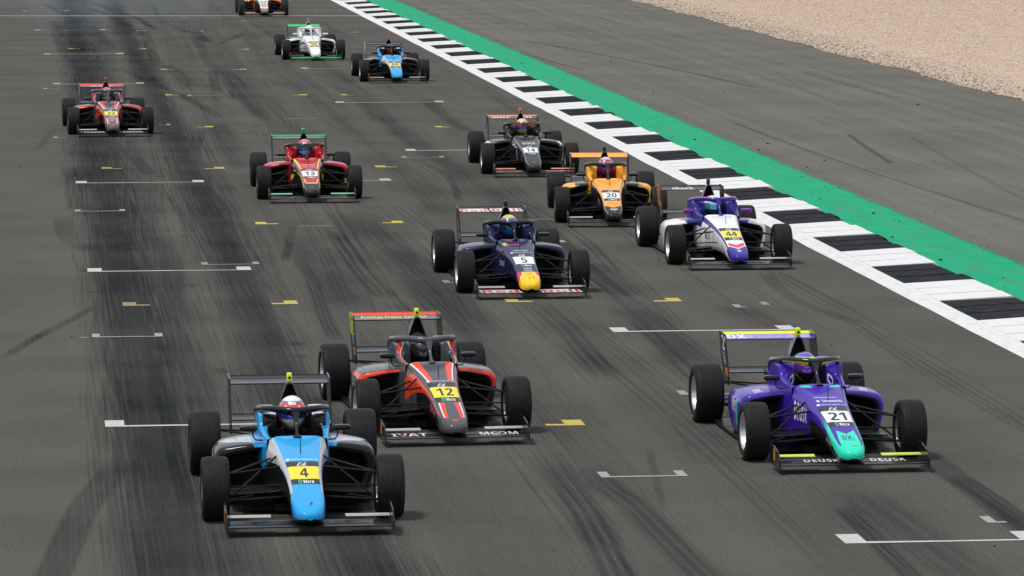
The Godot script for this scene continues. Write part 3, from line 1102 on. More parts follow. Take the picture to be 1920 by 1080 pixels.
func livery(number: int) -> Print:
	var black := rgb(19, 19, 21)
	var white := rgb(240, 240, 240)
	var yellow := rgb(252, 226, 30)
	var lime := rgb(222, 240, 30)
	var orange_tag := rgb(235, 140, 40)
	var p := Print.new(self, black)
	# common: flaps in bare grey, tags on the end plates, black mirrors
	p.solid(0, rgb(26, 26, 28))
	p.solid(1, lime)
	p.solid(2, rgb(176, 172, 166))
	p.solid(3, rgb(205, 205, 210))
	p.solid(4, rgb(22, 22, 24))
	p.solid(5, orange_tag)
	p.solid(6, rgb(28, 28, 30))
	p.solid(7, rgb(40, 40, 44))
	p.block("plate_l", 0.3, 0.95, 0.2, 0.34, orange_tag)
	p.block("plate_l", 0.42, 0.82, 0.235, 0.305, rgb(190, 80, 20))
	p.write("plate_l", "Wera", 0.3, 0.4, 0.55, 0.62, rgb(190, 215, 210), 0.0, true)
	p.shape("plate_l", [0.2, 0.44, 0.28, 0.44, 0.28, 0.62, 0.2, 0.62], rgb(25, 120, 100))
	match number:
		4, 88:
			var blue := rgb(34, 166, 232)
			var silver := rgb(196, 198, 206)
			p.band("nose", 0.0, 1.06, 2.06, 0.4, blue)
			p.shape("nose", [-1.75, 2.06, 1.75, 2.06, 1.75, 1.9, 1.06, 1.68, -1.06, 1.68, -1.75, 1.9], blue)
			p.both("nose", [0.93, 1.68, 1.12, 1.68, 1.16, 1.3, 1.22, 0.9, 1.34, 0.6, 1.4, 0.4, 0.88, 0.4, 0.88, 0.6, 0.93, 1.0], silver)
			p.all("tub", black)
			p.block("tub", 0.55, 1.12, 0.42, -0.62, blue)
			p.block("tub", 0.5, 1.5, 0.42, 0.07, blue)
			p.block("tub", 1.12, 1.5, 0.0, -0.62, rgb(214, 216, 222))
			p.block("tub", 1.1, 2.0, 0.07, 0.0, black)
			p.block("pod_l", 0.0, 0.32, 0.22, -1.2, blue)
			p.block("pod_r", 0.0, 0.32, 0.22, -1.2, blue)
			for pod in ["pod_l", "pod_r"]:
				p.shape(pod, [0.32, 0.1, 0.75, -0.02, 0.95, -0.25, 0.9, -1.2, 0.32, -1.2], silver)
			p.all("cover", black)
			p.band("cover", 0.1, 0.5, -0.5, -1.1, blue)
			pod_writing(p)
			board(p, str(number), yellow)
			motorsport(p, 1.0)
			p.shape("nose", [0.0, 1.94, 0.1, 1.89, 0.22, 1.87, 0.26, 1.9, 0.2, 1.945, 0.12, 1.945, 0.18, 1.9, 0.1, 1.91, 0.06, 1.945], rgb(20, 30, 70))
			p.all("plate_l", rgb(34, 34, 36))
			p.block("plate_l", 0.3, 0.95, 0.0, 0.1, orange_tag)
			if number == 88:
				p.solid(1, rgb(235, 90, 40))
				p.block("plate_l", 0.1, 0.9, 0.6, 0.95, rgb(214, 200, 90))
		12, 22:
			var body := rgb(80, 80, 87)
			var red := rgb(242, 68, 38)
			p.band("nose", 0.0, 1.25, 2.06, 0.4, body)
			p.shape("nose", [-2.0, 2.06, 2.0, 2.06, 1.8, 1.85, 1.25, 1.7, -1.25, 1.7, -1.8, 1.85], body)
			p.band("nose", 1.25, 2.0, 0.8, 0.4, body)
			# long stripes with a white pinline
			p.both("nose", [0.34, 1.56, 0.7, 1.56, 0.76, 1.9, 0.52, 1.92], red)
			p.both("nose", [0.7, 1.56, 0.8, 1.56, 0.84, 1.9, 0.76, 1.9], white)
			p.both("nose", [0.54, 0.4, 0.86, 0.4, 0.72, 0.98, 0.46, 0.98], red)
			p.both("nose", [0.86, 0.4, 0.93, 0.4, 0.79, 0.98, 0.72, 0.98], white)
			p.both("nose", [1.06, 0.62, 1.3, 0.4, 1.75, 0.4, 1.46, 0.78, 1.24, 1.12, 1.1, 1.45, 1.04, 1.45, 1.08, 1.05], red)
			for k in 8:
				var z := 1.47 + 0.045 * k
				p.both("nose", [1.02, z, 1.14, z + 0.01, 1.14, z + 0.035, 1.02, z + 0.025], red)
			p.write("nose", "IVSR", -1.62, 1.36, -1.3, 1.62, rgb(235, 120, 130), 0.0, true)
			p.shape("nose", [-0.3, 1.945, 0.0, 1.93, 0.3, 1.945, 0.2, 1.965, -0.2, 1.965], red)
			p.all("tub", body)
			p.block("tub", 1.55, 2.5, 0.42, -0.62, black)
			p.block("tub", 1.06, 1.24, 0.42, -0.02, red)
			p.block("tub", 1.24, 1.28, 0.42, -0.02, white)
			p.block("tub", 1.5, 2.3, 0.1, -0.005, body)
			for pod in ["pod_l", "pod_r"]:
				p.block(pod, 0.0, 1.1, 0.22, -1.25, body)
				p.block(pod, 0.0, 1.3, 0.22, 0.172, red)
				p.shape(pod, [0.98, 0.2, 1.12, 0.2, 1.08, -0.5, 1.04, -0.5], red)
				p.shape(pod, [0.3, 0.1, 0.36, 0.1, 0.36, -0.6, 0.3, -0.6], black)
			pod_writing(p, rgb(150, 175, 170))
			p.all("cover", body)
			p.band("cover", 0.2, 0.3, -0.5, -1.3, red)
			p.solid(3, body)
			p.solid(7, body)
			p.all("halo", body)
			board(p, str(number), yellow)
			motorsport(p, 1.0)
			p.all("rear_flap", red)
			p.all("rear", rgb(98, 90, 96))
			p.block("rear", -1.0, 1.0, 0.78, 1.05, black)
			if number == 12:
				p.write("rear", "Prestige Protec Systems", -0.8, 0.58, 0.72, 0.18, lime)
				p.write("front", "IVAT", -0.88, 0.56, -0.38, 0.14, white)
				p.write("front", "MCOM", 0.36, 0.56, 0.9, 0.14, white)
				p.block("front", -0.78, -0.7, 0.3, 0.5, rgb(200, 40, 60))
				p.block("front", 0.6, 0.66, 0.3, 0.5, rgb(200, 40, 60))
			else:
				p.solid(1, rgb(222, 40, 50))
				p.write("rear", "Visual Gear", -0.5, 0.62, 0.5, 0.2, white)
				p.write("front", "TUBSON", -0.85, 0.8, -0.25, 0.2, white)
				p.write("front", "CAPITAL", 0.3, 0.8, 0.9, 0.2, white)
				p.solid(2, rgb(200, 196, 192))
				for k in 2:
					p.block("nose", -0.34, 0.34, 1.58 + 0.05 * k, 1.6 + 0.05 * k, rgb(190, 200, 205))
				p.write("nose", "usr", -0.2, 1.74, 0.2, 1.69, white)
			p.block("plate_l", 0.0, 1.0, 0.58, 1.0, rgb(214, 205, 40))
			p.write("plate_l", str(number), 0.2, 0.62, 0.8, 0.92, black)
		21:
			var purple := rgb(68, 34, 168)
			var teal := rgb(38, 226, 190)
			p.all("nose", black)
			p.band("nose", 0.0, 1.42, 2.06, 0.4, purple)
			p.band("nose", 1.3, 2.05, 0.95, 0.4, purple)
			# turquoise tip: an M on the top, edges drawn out to the rear, dye running through blue
			p.shape("nose", [-2.1, 2.06, 2.1, 2.06, 1.7, 1.95, 1.35, 1.7, 1.2, 1.5, 0.94, 1.5, 0.96, 1.93, 0.82, 1.93, 0.62, 1.62, 0.0, 1.7, -0.62, 1.62, -0.82, 1.93, -0.96, 1.93, -0.94, 1.5, -1.2, 1.5, -1.35, 1.7, -1.7, 1.95], teal)
			for k in 5:
				var c := teal.lerp(purple, (k + 1) / 6.0)
				p.both("nose", [0.95, 1.5 - 0.05 * k, 1.2, 1.5 - 0.05 * k, 1.18, 1.45 - 0.05 * k, 0.95, 1.45 - 0.05 * k], c)
			p.write("nose", "DX", -0.42, 1.82, 0.3, 1.735, rgb(20, 30, 100))
			p.block("nose", -0.4, 0.42, 1.832, 1.838, rgb(20, 60, 110))
			p.block("nose", 0.38, 0.42, 1.832, 1.76, rgb(20, 60, 110))
			p.block("nose", 0.0, 0.55, 1.945, 1.955, rgb(40, 60, 60))
			p.write("nose", "DEUSX", -1.62, 0.5, -1.22, 0.84, white, 0.0, true)
			p.write("nose", "Tenoworks", -0.4, 0.93, 0.72, 0.86, white)
			p.shape("nose", [-0.72, 0.9, -0.6, 0.87, -0.5, 0.9, -0.6, 0.93], white)
			p.block("nose", -0.7, 0.5, 0.79, 0.81, rgb(200, 180, 230))
			p.both("nose", [0.35, 0.52, 0.75, 0.5, 0.85, 0.44, 0.45, 0.45], teal)
			p.write("nose", "JAEGER", -1.7, 1.5, -1.45, 1.72, rgb(200, 200, 200), 0.0, true)
			board(p, "21", white)
			motorsport(p, 1.0)
			p.all("tub", purple)
			p.block("tub", 1.56, 2.5, 0.42, -0.62, black)
			for pod in ["pod_l", "pod_r"]:
				p.block(pod, 0.0, 1.8, 0.22, -1.25, purple)
			p.write("pod_l", "Tenoworks", 0.72, -0.1, 0.5, 0.12, white, 0.0, true)
			p.write("pod_r", "Tenoworks", 0.72, 0.12, 0.5, -0.2, white, 0.0, true)
			pod_writing(p, white)
			p.shape("pod_l", [1.1, 0.0, 1.7, -0.1, 1.7, -0.02, 1.1, 0.06], rgb(40, 200, 180))
			p.all("cover", purple)
			p.band("cover", 0.12, 0.3, -0.5, -1.0, rgb(220, 60, 110))
			p.band("cover", 0.3, 0.5, -0.5, -1.2, rgb(225, 220, 235))
			p.solid(3, purple)
			p.all("halo", rgb(34, 33, 38))
			p.block("halo", 0.31, 0.47, 0.8, 0.95, lime)
			p.block("halo", 0.53, 0.69, 0.8, 0.95, lime)
			p.all("rear_flap", rgb(226, 240, 60))
			p.all("rear", purple)
			p.block("rear", -0.95, 0.95, 0.1, 0.6, rgb(176, 160, 215))
			p.write("rear", "DX", -0.92, 0.68, -0.5, 0.06, white)
			p.write("rear", "AUTOSPORT", -0.34, 0.55, 0.5, 0.2, rgb(120, 100, 170))
			p.block("rear", 0.55, 0.75, 0.0, 0.3, rgb(225, 60, 90))
			p.solid(2, rgb(216, 224, 90))
			p.write("front", "DEUSX", -0.62, 0.46, -0.14, 0.08, white)
			p.write("front", "DEUSX", 0.28, 0.46, 0.76, 0.08, white)
			p.write("plate_l", "21", 0.3, 0.66, 0.85, 0.94, white)
			p.solid(7, rgb(66, 60, 84))
			p.block("tub", 1.5, 2.3, 0.1, -0.005, purple)
			# round emblems on the headrest faces
			p.write("tub", "O", 1.62, 0.045, 1.92, 0.012, white)
		5:
			var navy := rgb(27, 28, 74)
			var red := rgb(226, 40, 56)
			p.all("nose", navy)
			p.shape("nose", [-2.4, 2.06, 2.4, 2.06, 1.7, 1.86, 1.2, 1.7, -1.2, 1.7, -1.7, 1.86], rgb(250, 204, 20))
			p.both("nose", [0.62, 1.7, 1.5, 1.68, 1.6, 1.84, 1.1, 1.86, 0.74, 1.8], red)
			p.both("nose", [0.58, 1.695, 0.62, 1.695, 0.74, 1.8, 1.1, 1.86, 1.1, 1.875, 0.7, 1.815], white)
			p.block("nose", -0.3, 0.4, 1.735, 1.745, rgb(110, 90, 10))
			p.block("nose", -0.3, 0.3, 1.77, 1.78, rgb(130, 105, 10))
			p.block("nose", -0.1, 0.5, 1.8, 1.808, rgb(150, 120, 10))
			p.shape("nose", [-0.2, 1.9, 0.0, 1.87, 0.06, 1.88, -0.12, 1.91], black)
			p.shape("nose", [0.2, 1.9, 0.42, 1.865, 0.5, 1.875, 0.28, 1.91], black)
			board(p, "5", white, rgb(20, 20, 48))
			p.write("nose", "SPARCO", -0.36, 1.605, 0.44, 1.565, white)
			p.block("nose", -0.34, 0.46, 1.625, 1.635, rgb(180, 180, 190))
			p.write("nose", "Puma", -0.32, 1.685, 0.46, 1.65, white)
			motorsport(p, 1.0)
			p.write("nose", "CAMPOVERDE", -0.55, 0.94, 0.55, 0.905, white)
			p.write("nose", "Red Bull", -0.62, 0.7, 0.1, 0.6, rgb(225, 70, 80))
			p.block("nose", -0.9, -0.66, 0.68, 0.56, rgb(180, 190, 70))
			p.write("nose", "Lovol", -1.62, 0.62, -1.36, 0.85, rgb(190, 190, 200), 0.0, true)
			p.all("tub", navy)
			p.block("tub", 1.56, 2.5, 0.42, -0.62, black)
			p.block("tub", 1.5, 2.3, 0.1, -0.005, navy)
			for pod in ["pod_l", "pod_r"]:
				p.block(pod, 0.0, 1.8, 0.22, -1.25, navy)
			p.block("pod_r", 1.3, 1.7, 0.1, -0.05, rgb(30, 130, 105))
			p.all("cover", navy)
			p.band("cover", 0.1, 0.4, -0.5, -1.1, red)
			p.solid(1, rgb(30, 30, 34))
			p.solid(3, navy)
			p.all("rear_flap", rgb(26, 26, 44))
			p.all("rear", rgb(20, 20, 36))
			p.shape("rear", [-0.97, 0.1, -0.12, 0.1, -0.08, 0.9, -0.93, 0.9], white)
			p.shape("rear", [-0.04, 0.1, 0.9, 0.1, 0.94, 0.9, 0.0, 0.9], white)
			p.write("rear", "Red", -0.93, 0.82, -0.14, 0.14, red)
			p.write("rear", "Bull", 0.02, 0.82, 0.88, 0.14, red)
			p.shape("front", [-0.96, 0.12, -0.2, 0.12, -0.16, 0.82, -0.92, 0.82], white)
			p.shape("front", [0.2, 0.12, 0.92, 0.12, 0.96, 0.82, 0.2, 0.82], white)
			p.write("front", "Red", -0.9, 0.78, -0.22, 0.16, red)
			p.write("front", "Bull", 0.24, 0.78, 0.9, 0.16, red)
			p.solid(7, rgb(36, 36, 60))
		44:
			var violet := rgb(52, 44, 150)
			var pink := rgb(232, 66, 96)
			p.all("nose", rgb(244, 244, 246))
			p.band("nose", 2.2, 3.0, 2.06, 0.4, black)
			p.band("nose", 0.96, 1.14, 2.06, 0.4, violet)
			p.band("nose", 0.86, 0.96, 2.06, 0.4, white)
			p.band("nose", 0.0, 0.86, 2.06, 0.4, rgb(244, 244, 246))
			p.shape("nose", [-2.2, 2.06, 2.2, 2.06, 1.8, 1.9, 1.3, 1.75, 0.86, 1.76, 0.0, 1.85, -0.86, 1.76, -1.3, 1.75, -1.8, 1.9], violet)
			p.shape("nose", [-0.86, 1.76, 0.0, 1.85, 0.86, 1.76, 0.86, 1.74, 0.0, 1.83, -0.86, 1.74], white)
			p.shape("nose", [-0.82, 1.74, 0.0, 1.82, 0.82, 1.74, 0.84, 1.62, 0.0, 1.71, -0.84, 1.62], pink)
			p.both("nose", [1.5, 1.4, 1.6, 1.38, 1.95, 1.75, 1.8, 1.78], pink)
			p.both("nose", [1.9, 0.75, 2.3, 0.75, 2.3, 0.68, 1.9, 0.68], pink)
			p.write("nose", "X", -0.25, 1.94, 0.3, 1.875, white)
			p.write("nose", "ACE", -1.62, 0.56, -1.34, 0.74, rgb(40, 40, 48), 0.0, true)
			p.write("nose", "RICHARDSON", -0.6, 0.56, 0.6, 0.5, rgb(225, 150, 150))
			board(p, "44", yellow)
			p.all("tub", violet)
			p.block("tub", 0.0, 0.72, 0.42, 0.0, white)
			p.block("tub", 1.56, 2.5, 0.42, -0.62, black)
			p.block("tub", 1.5, 2.3, 0.1, -0.005, violet)
			for pod in ["pod_l", "pod_r"]:
				p.block(pod, 0.0, 0.5, 0.22, -1.25, violet)
				p.block(pod, 0.5, 2.0, 0.22, -1.25, white)
				p.shape(pod, [0.5, 0.1, 0.58, 0.1, 0.62, -0.8, 0.5, -0.8], pink)
			p.all("cover", violet)
			p.band("cover", 0.2, 0.6, -0.5, -1.1, white)
			p.all("halo", violet)
			p.block("halo", 0.12, 0.46, 0.1, 0.3, rgb(220, 70, 150))
			p.block("halo", 0.54, 0.88, 0.1, 0.3, rgb(220, 70, 150))
			p.solid(0, rgb(130, 40, 170))
			p.solid(1, rgb(58, 40, 110))
			p.solid(2, rgb(186, 184, 180))
			p.solid(3, violet)
			p.all("rear", rgb(40, 40, 44))
			p.write("rear", "shock", -0.6, 0.8, 0.1, 0.05, white)
			p.block("plate_l", 0.0, 1.0, 0.45, 0.9, rgb(216, 130, 40))
			p.write("plate_l", "44", 0.2, 0.5, 0.8, 0.85, black)
			p.solid(7, rgb(60, 58, 76))
		20:
			var orange := rgb(255, 170, 46)
			p.band("nose", 0.0, 1.12, 1.7, 0.4, orange)
			p.shape("nose", [-1.12, 1.72, 0.0, 1.82, 1.12, 1.72, 1.12, 1.6, -1.12, 1.6], orange)
			p.band("nose", 0.98, 1.08, 2.0, 1.7, rgb(150, 140, 130))
			p.block("nose", -0.4, 0.5, 1.9, 1.86, rgb(215, 220, 222))
			p.shape("nose", [-0.05, 1.96, 0.3, 1.93, 0.2, 1.97], rgb(240, 110, 30))
			p.block("nose", -0.6, 0.62, 1.6, 1.615, rgb(190, 120, 30))
			p.write("nose", "Los Angeles", -0.62, 1.69, 0.62, 1.64, rgb(180, 100, 20))
			board(p, "20", white)
			p.write("nose", "Oris", -1.7, 0.95, -1.4, 1.18, rgb(210, 210, 210), 0.0, true)
			p.all("tub", orange)
			p.block("tub", 1.5, 2.5, 0.42, -0.62, rgb(226, 78, 24))
			p.block("tub", 0.0, 0.55, 0.42, -0.62, black)
			p.block("tub", 1.5, 2.3, 0.1, -0.005, orange)
			for pod in ["pod_l", "pod_r"]:
				p.shape(pod, [0.62, 0.22, 1.6, 0.22, 1.6, -0.2, 0.5, -0.2], orange)
				p.block(pod, 0.0, 0.6, 0.22, -1.2, rgb(44, 44, 48))
			p.all("cover", rgb(40, 40, 44))
			p.band("cover", 0.05, 0.3, -0.5, -1.2, orange)
			p.all("halo", rgb(36, 36, 40))
			p.all("rear", orange)
			p.all("rear_flap", orange)
			p.solid(1, rgb(28, 28, 30))
			p.solid(3, orange)
			p.solid(7, rgb(46, 44, 46))
			p.block("plate_l", 0.0, 1.0, 0.7, 1.0, rgb(230, 120, 30))
		13:
			var red := rgb(196, 20, 34)
			var gold := rgb(240, 226, 70)
			p.all("nose", rgb(26, 22, 24))
			p.band("nose", 0.0, 0.98, 1.74, 0.4, red)
			p.band("nose", 0.98, 1.04, 2.0, 0.5, rgb(150, 146, 140))
			p.both("nose", [0.86, 0.4, 0.98, 0.4, 0.9, 1.0, 0.86, 1.6, 0.72, 1.76, 0.0, 1.76, 0.0, 1.73, 0.64, 1.73, 0.74, 1.6, 0.78, 1.0], gold)
			p.both("nose", [1.26, 0.62, 1.32, 0.62, 1.22, 1.3, 1.16, 1.85, 1.1, 1.85, 1.14, 1.3], gold)
			p.block("nose", -0.3, 0.3, 1.92, 1.935, rgb(150, 140, 130))
			p.write("nose", "PREMIER", -0.62, 0.86, 0.62, 0.8, rgb(235, 190, 190))
			p.block("nose", -0.6, 0.6, 0.94, 0.96, rgb(220, 170, 170))
			board(p, "13", white, rgb(120, 20, 26))
			p.both("nose", [1.5, 0.46, 1.75, 0.4, 1.6, 0.62, 1.45, 0.68], gold)
			p.all("tub", red)
			p.block("tub", 1.56, 2.5, 0.42, -0.62, black)
			p.block("tub", 1.5, 2.3, 0.1, -0.005, red)
			for pod in ["pod_l", "pod_r"]:
				p.block(pod, 0.0, 1.3, 0.22, -1.25, red)
				p.block(pod, 1.5, 1.7, 0.22, 0.1, gold)
			pod_writing(p, rgb(200, 160, 160))
			p.all("cover", red)
			p.all("halo", rgb(40, 34, 36))
			p.block("halo", 0.34, 0.49, 0.55, 1.0, rgb(30, 140, 66))
			p.block("halo", 0.51, 0.66, 0.55, 1.0, rgb(30, 140, 66))
			p.all("rear_flap", rgb(30, 160, 80))
			p.all("rear", rgb(40, 60, 54))
			p.block("rear", -0.85, 0.85, 0.3, 0.5, rgb(110, 120, 116))
			p.solid(1, rgb(40, 190, 96))
			p.solid(2, rgb(130, 208, 168))
			p.solid(3, red)
			p.solid(4, rgb(30, 34, 32))
			p.block("front", -1.0, 1.0, 0.4, 1.0, rgb(60, 74, 68))
			p.solid(7, rgb(36, 26, 28))
		14:
			p.all("nose", rgb(34, 34, 37))
			p.band("nose", 0.96, 1.06, 2.0, 0.5, rgb(130, 130, 134))
			p.block("nose", -0.3, 0.25, 1.9, 1.912, rgb(140, 130, 110))
			board(p, "14", white, rgb(26, 26, 29))
			p.write("nose", "alba", -0.66, 0.94, 0.66, 0.84, rgb(225, 225, 225))
			p.block("nose", -0.7, 0.7, 0.97, 0.985, rgb(170, 170, 172))
			p.write("nose", "CONRAD", -0.62, 0.8, 0.62, 0.75, rgb(150, 150, 152))
			p.both("nose", [1.15, 0.62, 1.24, 0.5, 1.3, 0.56, 1.28, 0.8, 1.9, 0.84, 1.9, 0.88, 1.22, 0.84], rgb(220, 220, 222))
			p.write("nose", "O", -1.8, 1.24, -1.3, 1.34, rgb(150, 150, 154), 0.0, true)
			p.all("tub", rgb(34, 34, 37))
			p.block("tub", 1.56, 2.5, 0.42, -0.62, black)
			for pod in ["pod_l", "pod_r"]:
				p.block(pod, 0.0, 1.4, 0.22, -1.25, rgb(36, 36, 39))
				p.shape(pod, [0.82, 0.18, 1.05, 0.2, 1.05, -0.15, 0.9, -0.1], rgb(225, 225, 228))
				p.shape(pod, [1.3, 0.16, 1.9, 0.08, 1.9, 0.0, 1.3, 0.08], rgb(190, 190, 194))
			p.write("pod_r", "alba", 1.5, 0.0, 1.2, -0.2, rgb(200, 200, 204), 0.0, true)
			p.all("cover", rgb(34, 34, 37))
			p.all("halo", rgb(40, 40, 43))
			p.block("halo", 0.36, 0.48, 0.72, 1.0, rgb(235, 120, 30))
			p.block("halo", 0.52, 0.64, 0.72, 1.0, rgb(235, 120, 30))
			p.all("rear_flap", rgb(242, 140, 40))
			p.all("rear", rgb(48, 44, 44))
			p.write("rear", "WHC", -0.85, 0.7, -0.05, 0.1, rgb(235, 220, 215))
			p.write("rear", "ASIS", 0.2, 0.7, 0.8, 0.1, rgb(235, 220, 215))
			p.solid(1, rgb(235, 120, 60))
			p.solid(2, rgb(222, 140, 112))
			p.solid(3, rgb(34, 34, 37))
			p.block("front", -1.0, -0.3, 0.1, 0.4, rgb(210, 150, 120))
			p.block("front", 0.3, 1.0, 0.1, 0.4, rgb(210, 150, 120))
		96:
			var pale := rgb(236, 236, 238)
			p.all("nose", pale)
			p.all("tub", pale)
			p.all("pod_l", pale)
			p.all("pod_r", pale)
			p.all("cover", pale)
			p.all("halo", rgb(226, 226, 228))
			var green := rgb(30, 190, 100)
			p.all("rear", green)
			p.all("rear_flap", green)
			p.all("front", green)
			for k in 7:
				p.block("rear", -0.9 + 0.26 * k, -0.84 + 0.26 * k, 0.2, 0.5, rgb(24, 120, 70))
			p.solid(0, pale)
			p.solid(1, green)
			p.solid(2, rgb(40, 62, 50))
			p.solid(3, pale)
			p.solid(6, green)
			p.solid(7, rgb(210, 212, 214))
			p.block("tub", 1.56, 2.5, 0.42, -0.62, rgb(200, 200, 202))
			p.block("nose", -0.3, 0.35, 1.66, 1.7, rgb(210, 212, 220))
			board(p, "96", yellow)
			p.write("nose", "Virtuosi", -1.7, 0.75, -1.4, 1.15, rgb(120, 120, 124), 0.0, true)
		26:
			var orange := rgb(238, 128, 40)
			p.all("nose", rgb(50, 50, 54))
			p.band("nose", 0.0, 1.0, 2.06, 0.4, rgb(238, 236, 232))
			p.block("nose", -0.66, 0.66, 1.56, 1.74, rgb(255, 146, 20))
			p.shape("nose", [-2.0, 2.06, 2.0, 2.06, 1.25, 1.82, -1.25, 1.82], rgb(120, 116, 120))
			p.block("nose", -0.15, 0.3, 1.9, 1.86, white)
			board(p, "26", rgb(225, 235, 245), rgb(120, 40, 36))
			p.all("tub", orange)
			for pod in ["pod_l", "pod_r"]:
				p.block(pod, 0.0, 1.6, 0.22, -1.25, orange)
			p.solid(2, rgb(206, 190, 182))
			p.block("front", -1.0, -0.3, 0.1, 0.6, rgb(200, 170, 150))
			p.block("front", 0.3, 1.0, 0.1, 0.6, rgb(200, 170, 150))
			p.all("cover", orange)
			p.all("rear", orange)
	return p


const SHIFT := Vector3(0, 0, 0.32)   # the chassis sits this far forward of its drawing frame


func make_car(number: int) -> Node3D:
	var car := thing("formula_car", CAR_LABELS[number], "race car", "single-seater race cars on the straight")
	var pm := StandardMaterial3D.new()
	pm.albedo_texture = ImageTexture.create_from_image(livery(number).im)
	pm.roughness = 0.36
	pm.metallic_specular = 0.25
	pm.clearcoat_enabled = true
	pm.clearcoat = 0.6
	pm.clearcoat_roughness = 0.08
	var nose := piece("nose", M.nose, pm, car, SHIFT)
	piece("antenna", M.antenna, mat.carbon, nose)
	piece("bulkhead", M.dash, mat.carbon, car, SHIFT)
	for side in [-1, 1]:
		var wall := piece("cockpit_wall", M["tub%d" % side], pm, car, SHIFT)
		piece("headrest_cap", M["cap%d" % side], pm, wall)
		var pod := piece("sidepod", M["pod%d" % side], pm, car, SHIFT)
		piece("air_inlet", M["duct%d" % side], mat.black, pod)
		var mirror := piece("mirror", M["mirror%d" % side], pm, car, SHIFT)
		piece("mirror_stalk", M["stalk%d" % side], mat.carbon, mirror)
		piece("mirror_glass", M["glass%d" % side], mat.glass, mirror)
		piece("turning_vane", M["vane%d" % side], mat.carbon, car, SHIFT)
	piece("engine_cover", M.cover, pm, car, SHIFT)
	var box := piece("airbox", M.airbox, pm, car, SHIFT)
	piece("air_intake", M.mouth, mat.black, box)
	var pod_ := piece("camera_pod", M.camera_pod, pm, car, SHIFT)
	piece("lens", M.lens, mat.black, pod_)
	piece("halo", M.halo, pm, car, SHIFT)
	piece("steering_wheel", M.steering, mat.black, car, SHIFT)
	piece("floor", M.floor, mat.carbon, car)
	var gear := piece("gearbox", M.gearbox, mat.carbon, car)
	piece("rain_light", M.rain_light, mat.red_lens, gear)
	var fw := piece("front_wing", M.front_main, pm, car, Vector3(0, 0, 0.2))
	var rw := piece("rear_wing", M.rear_main, pm, car)
	piece("wing_flap", M.rear_flap, pm, rw)
	piece("beam_element", M.rear_beam, pm, rw)
	piece("wing_mount", M.rear_mount, mat.carbon, rw)
	for side in [-1, 1]:
		piece("wing_flap", M["flap%d" % side], pm, fw)
		var ep := piece("endplate", M["front_plate%d" % side], pm, fw)
		piece("endplate_tag", M["front_sticker%d" % side], pm, fw)
		piece("wing_pylon", M["pylon%d" % side], mat.carbon, fw)
		piece("endplate", M["rear_plate%d" % side], pm, rw)
		for k in ARMS.size():
			piece("suspension_arm", M["arm%d_%d" % [k, side]], mat.arm, car)
		for ax in ["front", "rear"]:
			var wheel := Node3D.new()
			wheel.name = "wheel"
			car.add_child(wheel, true)
			wheel.position = Vector3(0.7375 * side, 0.27, 1.375) if ax == "front" else Vector3(0.705 * side, 0.2875, -1.375)
			wheel.rotation = Vector3(0.6 * side + number, 0, 0)
			if side < 0:
				wheel.rotation = Vector3(0.7 + number, PI, 0)
			piece("tyre", M["tyre_" + ax], mat.tyre, wheel)
			piece("rim", M["rim_" + ax], mat.rim, wheel)
			piece("brake_drum", M["brake_" + ax], mat.black, wheel)
			piece("wheel_nut", M["nut_" + ax], mat.arm, wheel)
			piece("sidewall_mark", M["mark_" + ax], mat.tyre_mark, wheel)
	return car


const ARMS := [
	[0.18, 0.43, 1.26, 0.635, 0.39, 1.385, 0.017], [0.24, 0.45, 0.9, 0.635, 0.385, 1.365, 0.017], [0.14, 0.185, 1.34, 0.645, 0.155, 1.385, 0.02], [0.2, 0.17, 0.9, 0.645, 0.155, 1.36, 0.02],
	[0.6, 0.19, 1.37, 0.19, 0.5, 1.06, 0.014], [0.15, 0.3, 1.46, 0.64, 0.29, 1.46, 0.013],
	[0.1, 0.34, -1.22, 0.58, 0.4, -1.36, 0.016], [0.09, 0.34, -1.6, 0.58, 0.4, -1.39, 0.016], [0.1, 0.14, -1.15, 0.59, 0.17, -1.36, 0.018], [0.09, 0.16, -1.62, 0.59, 0.17, -1.39, 0.018], [0.55, 0.2, -1.375, 0.1, 0.4, -1.25, 0.014],
]


# ---------------------------------------------------------------- drivers
func smin(a: float, b: float, k: float) -> float:
	var h := maxf(k - absf(a - b), 0.0) / k
	return minf(a, b) - h * h * k * 0.25


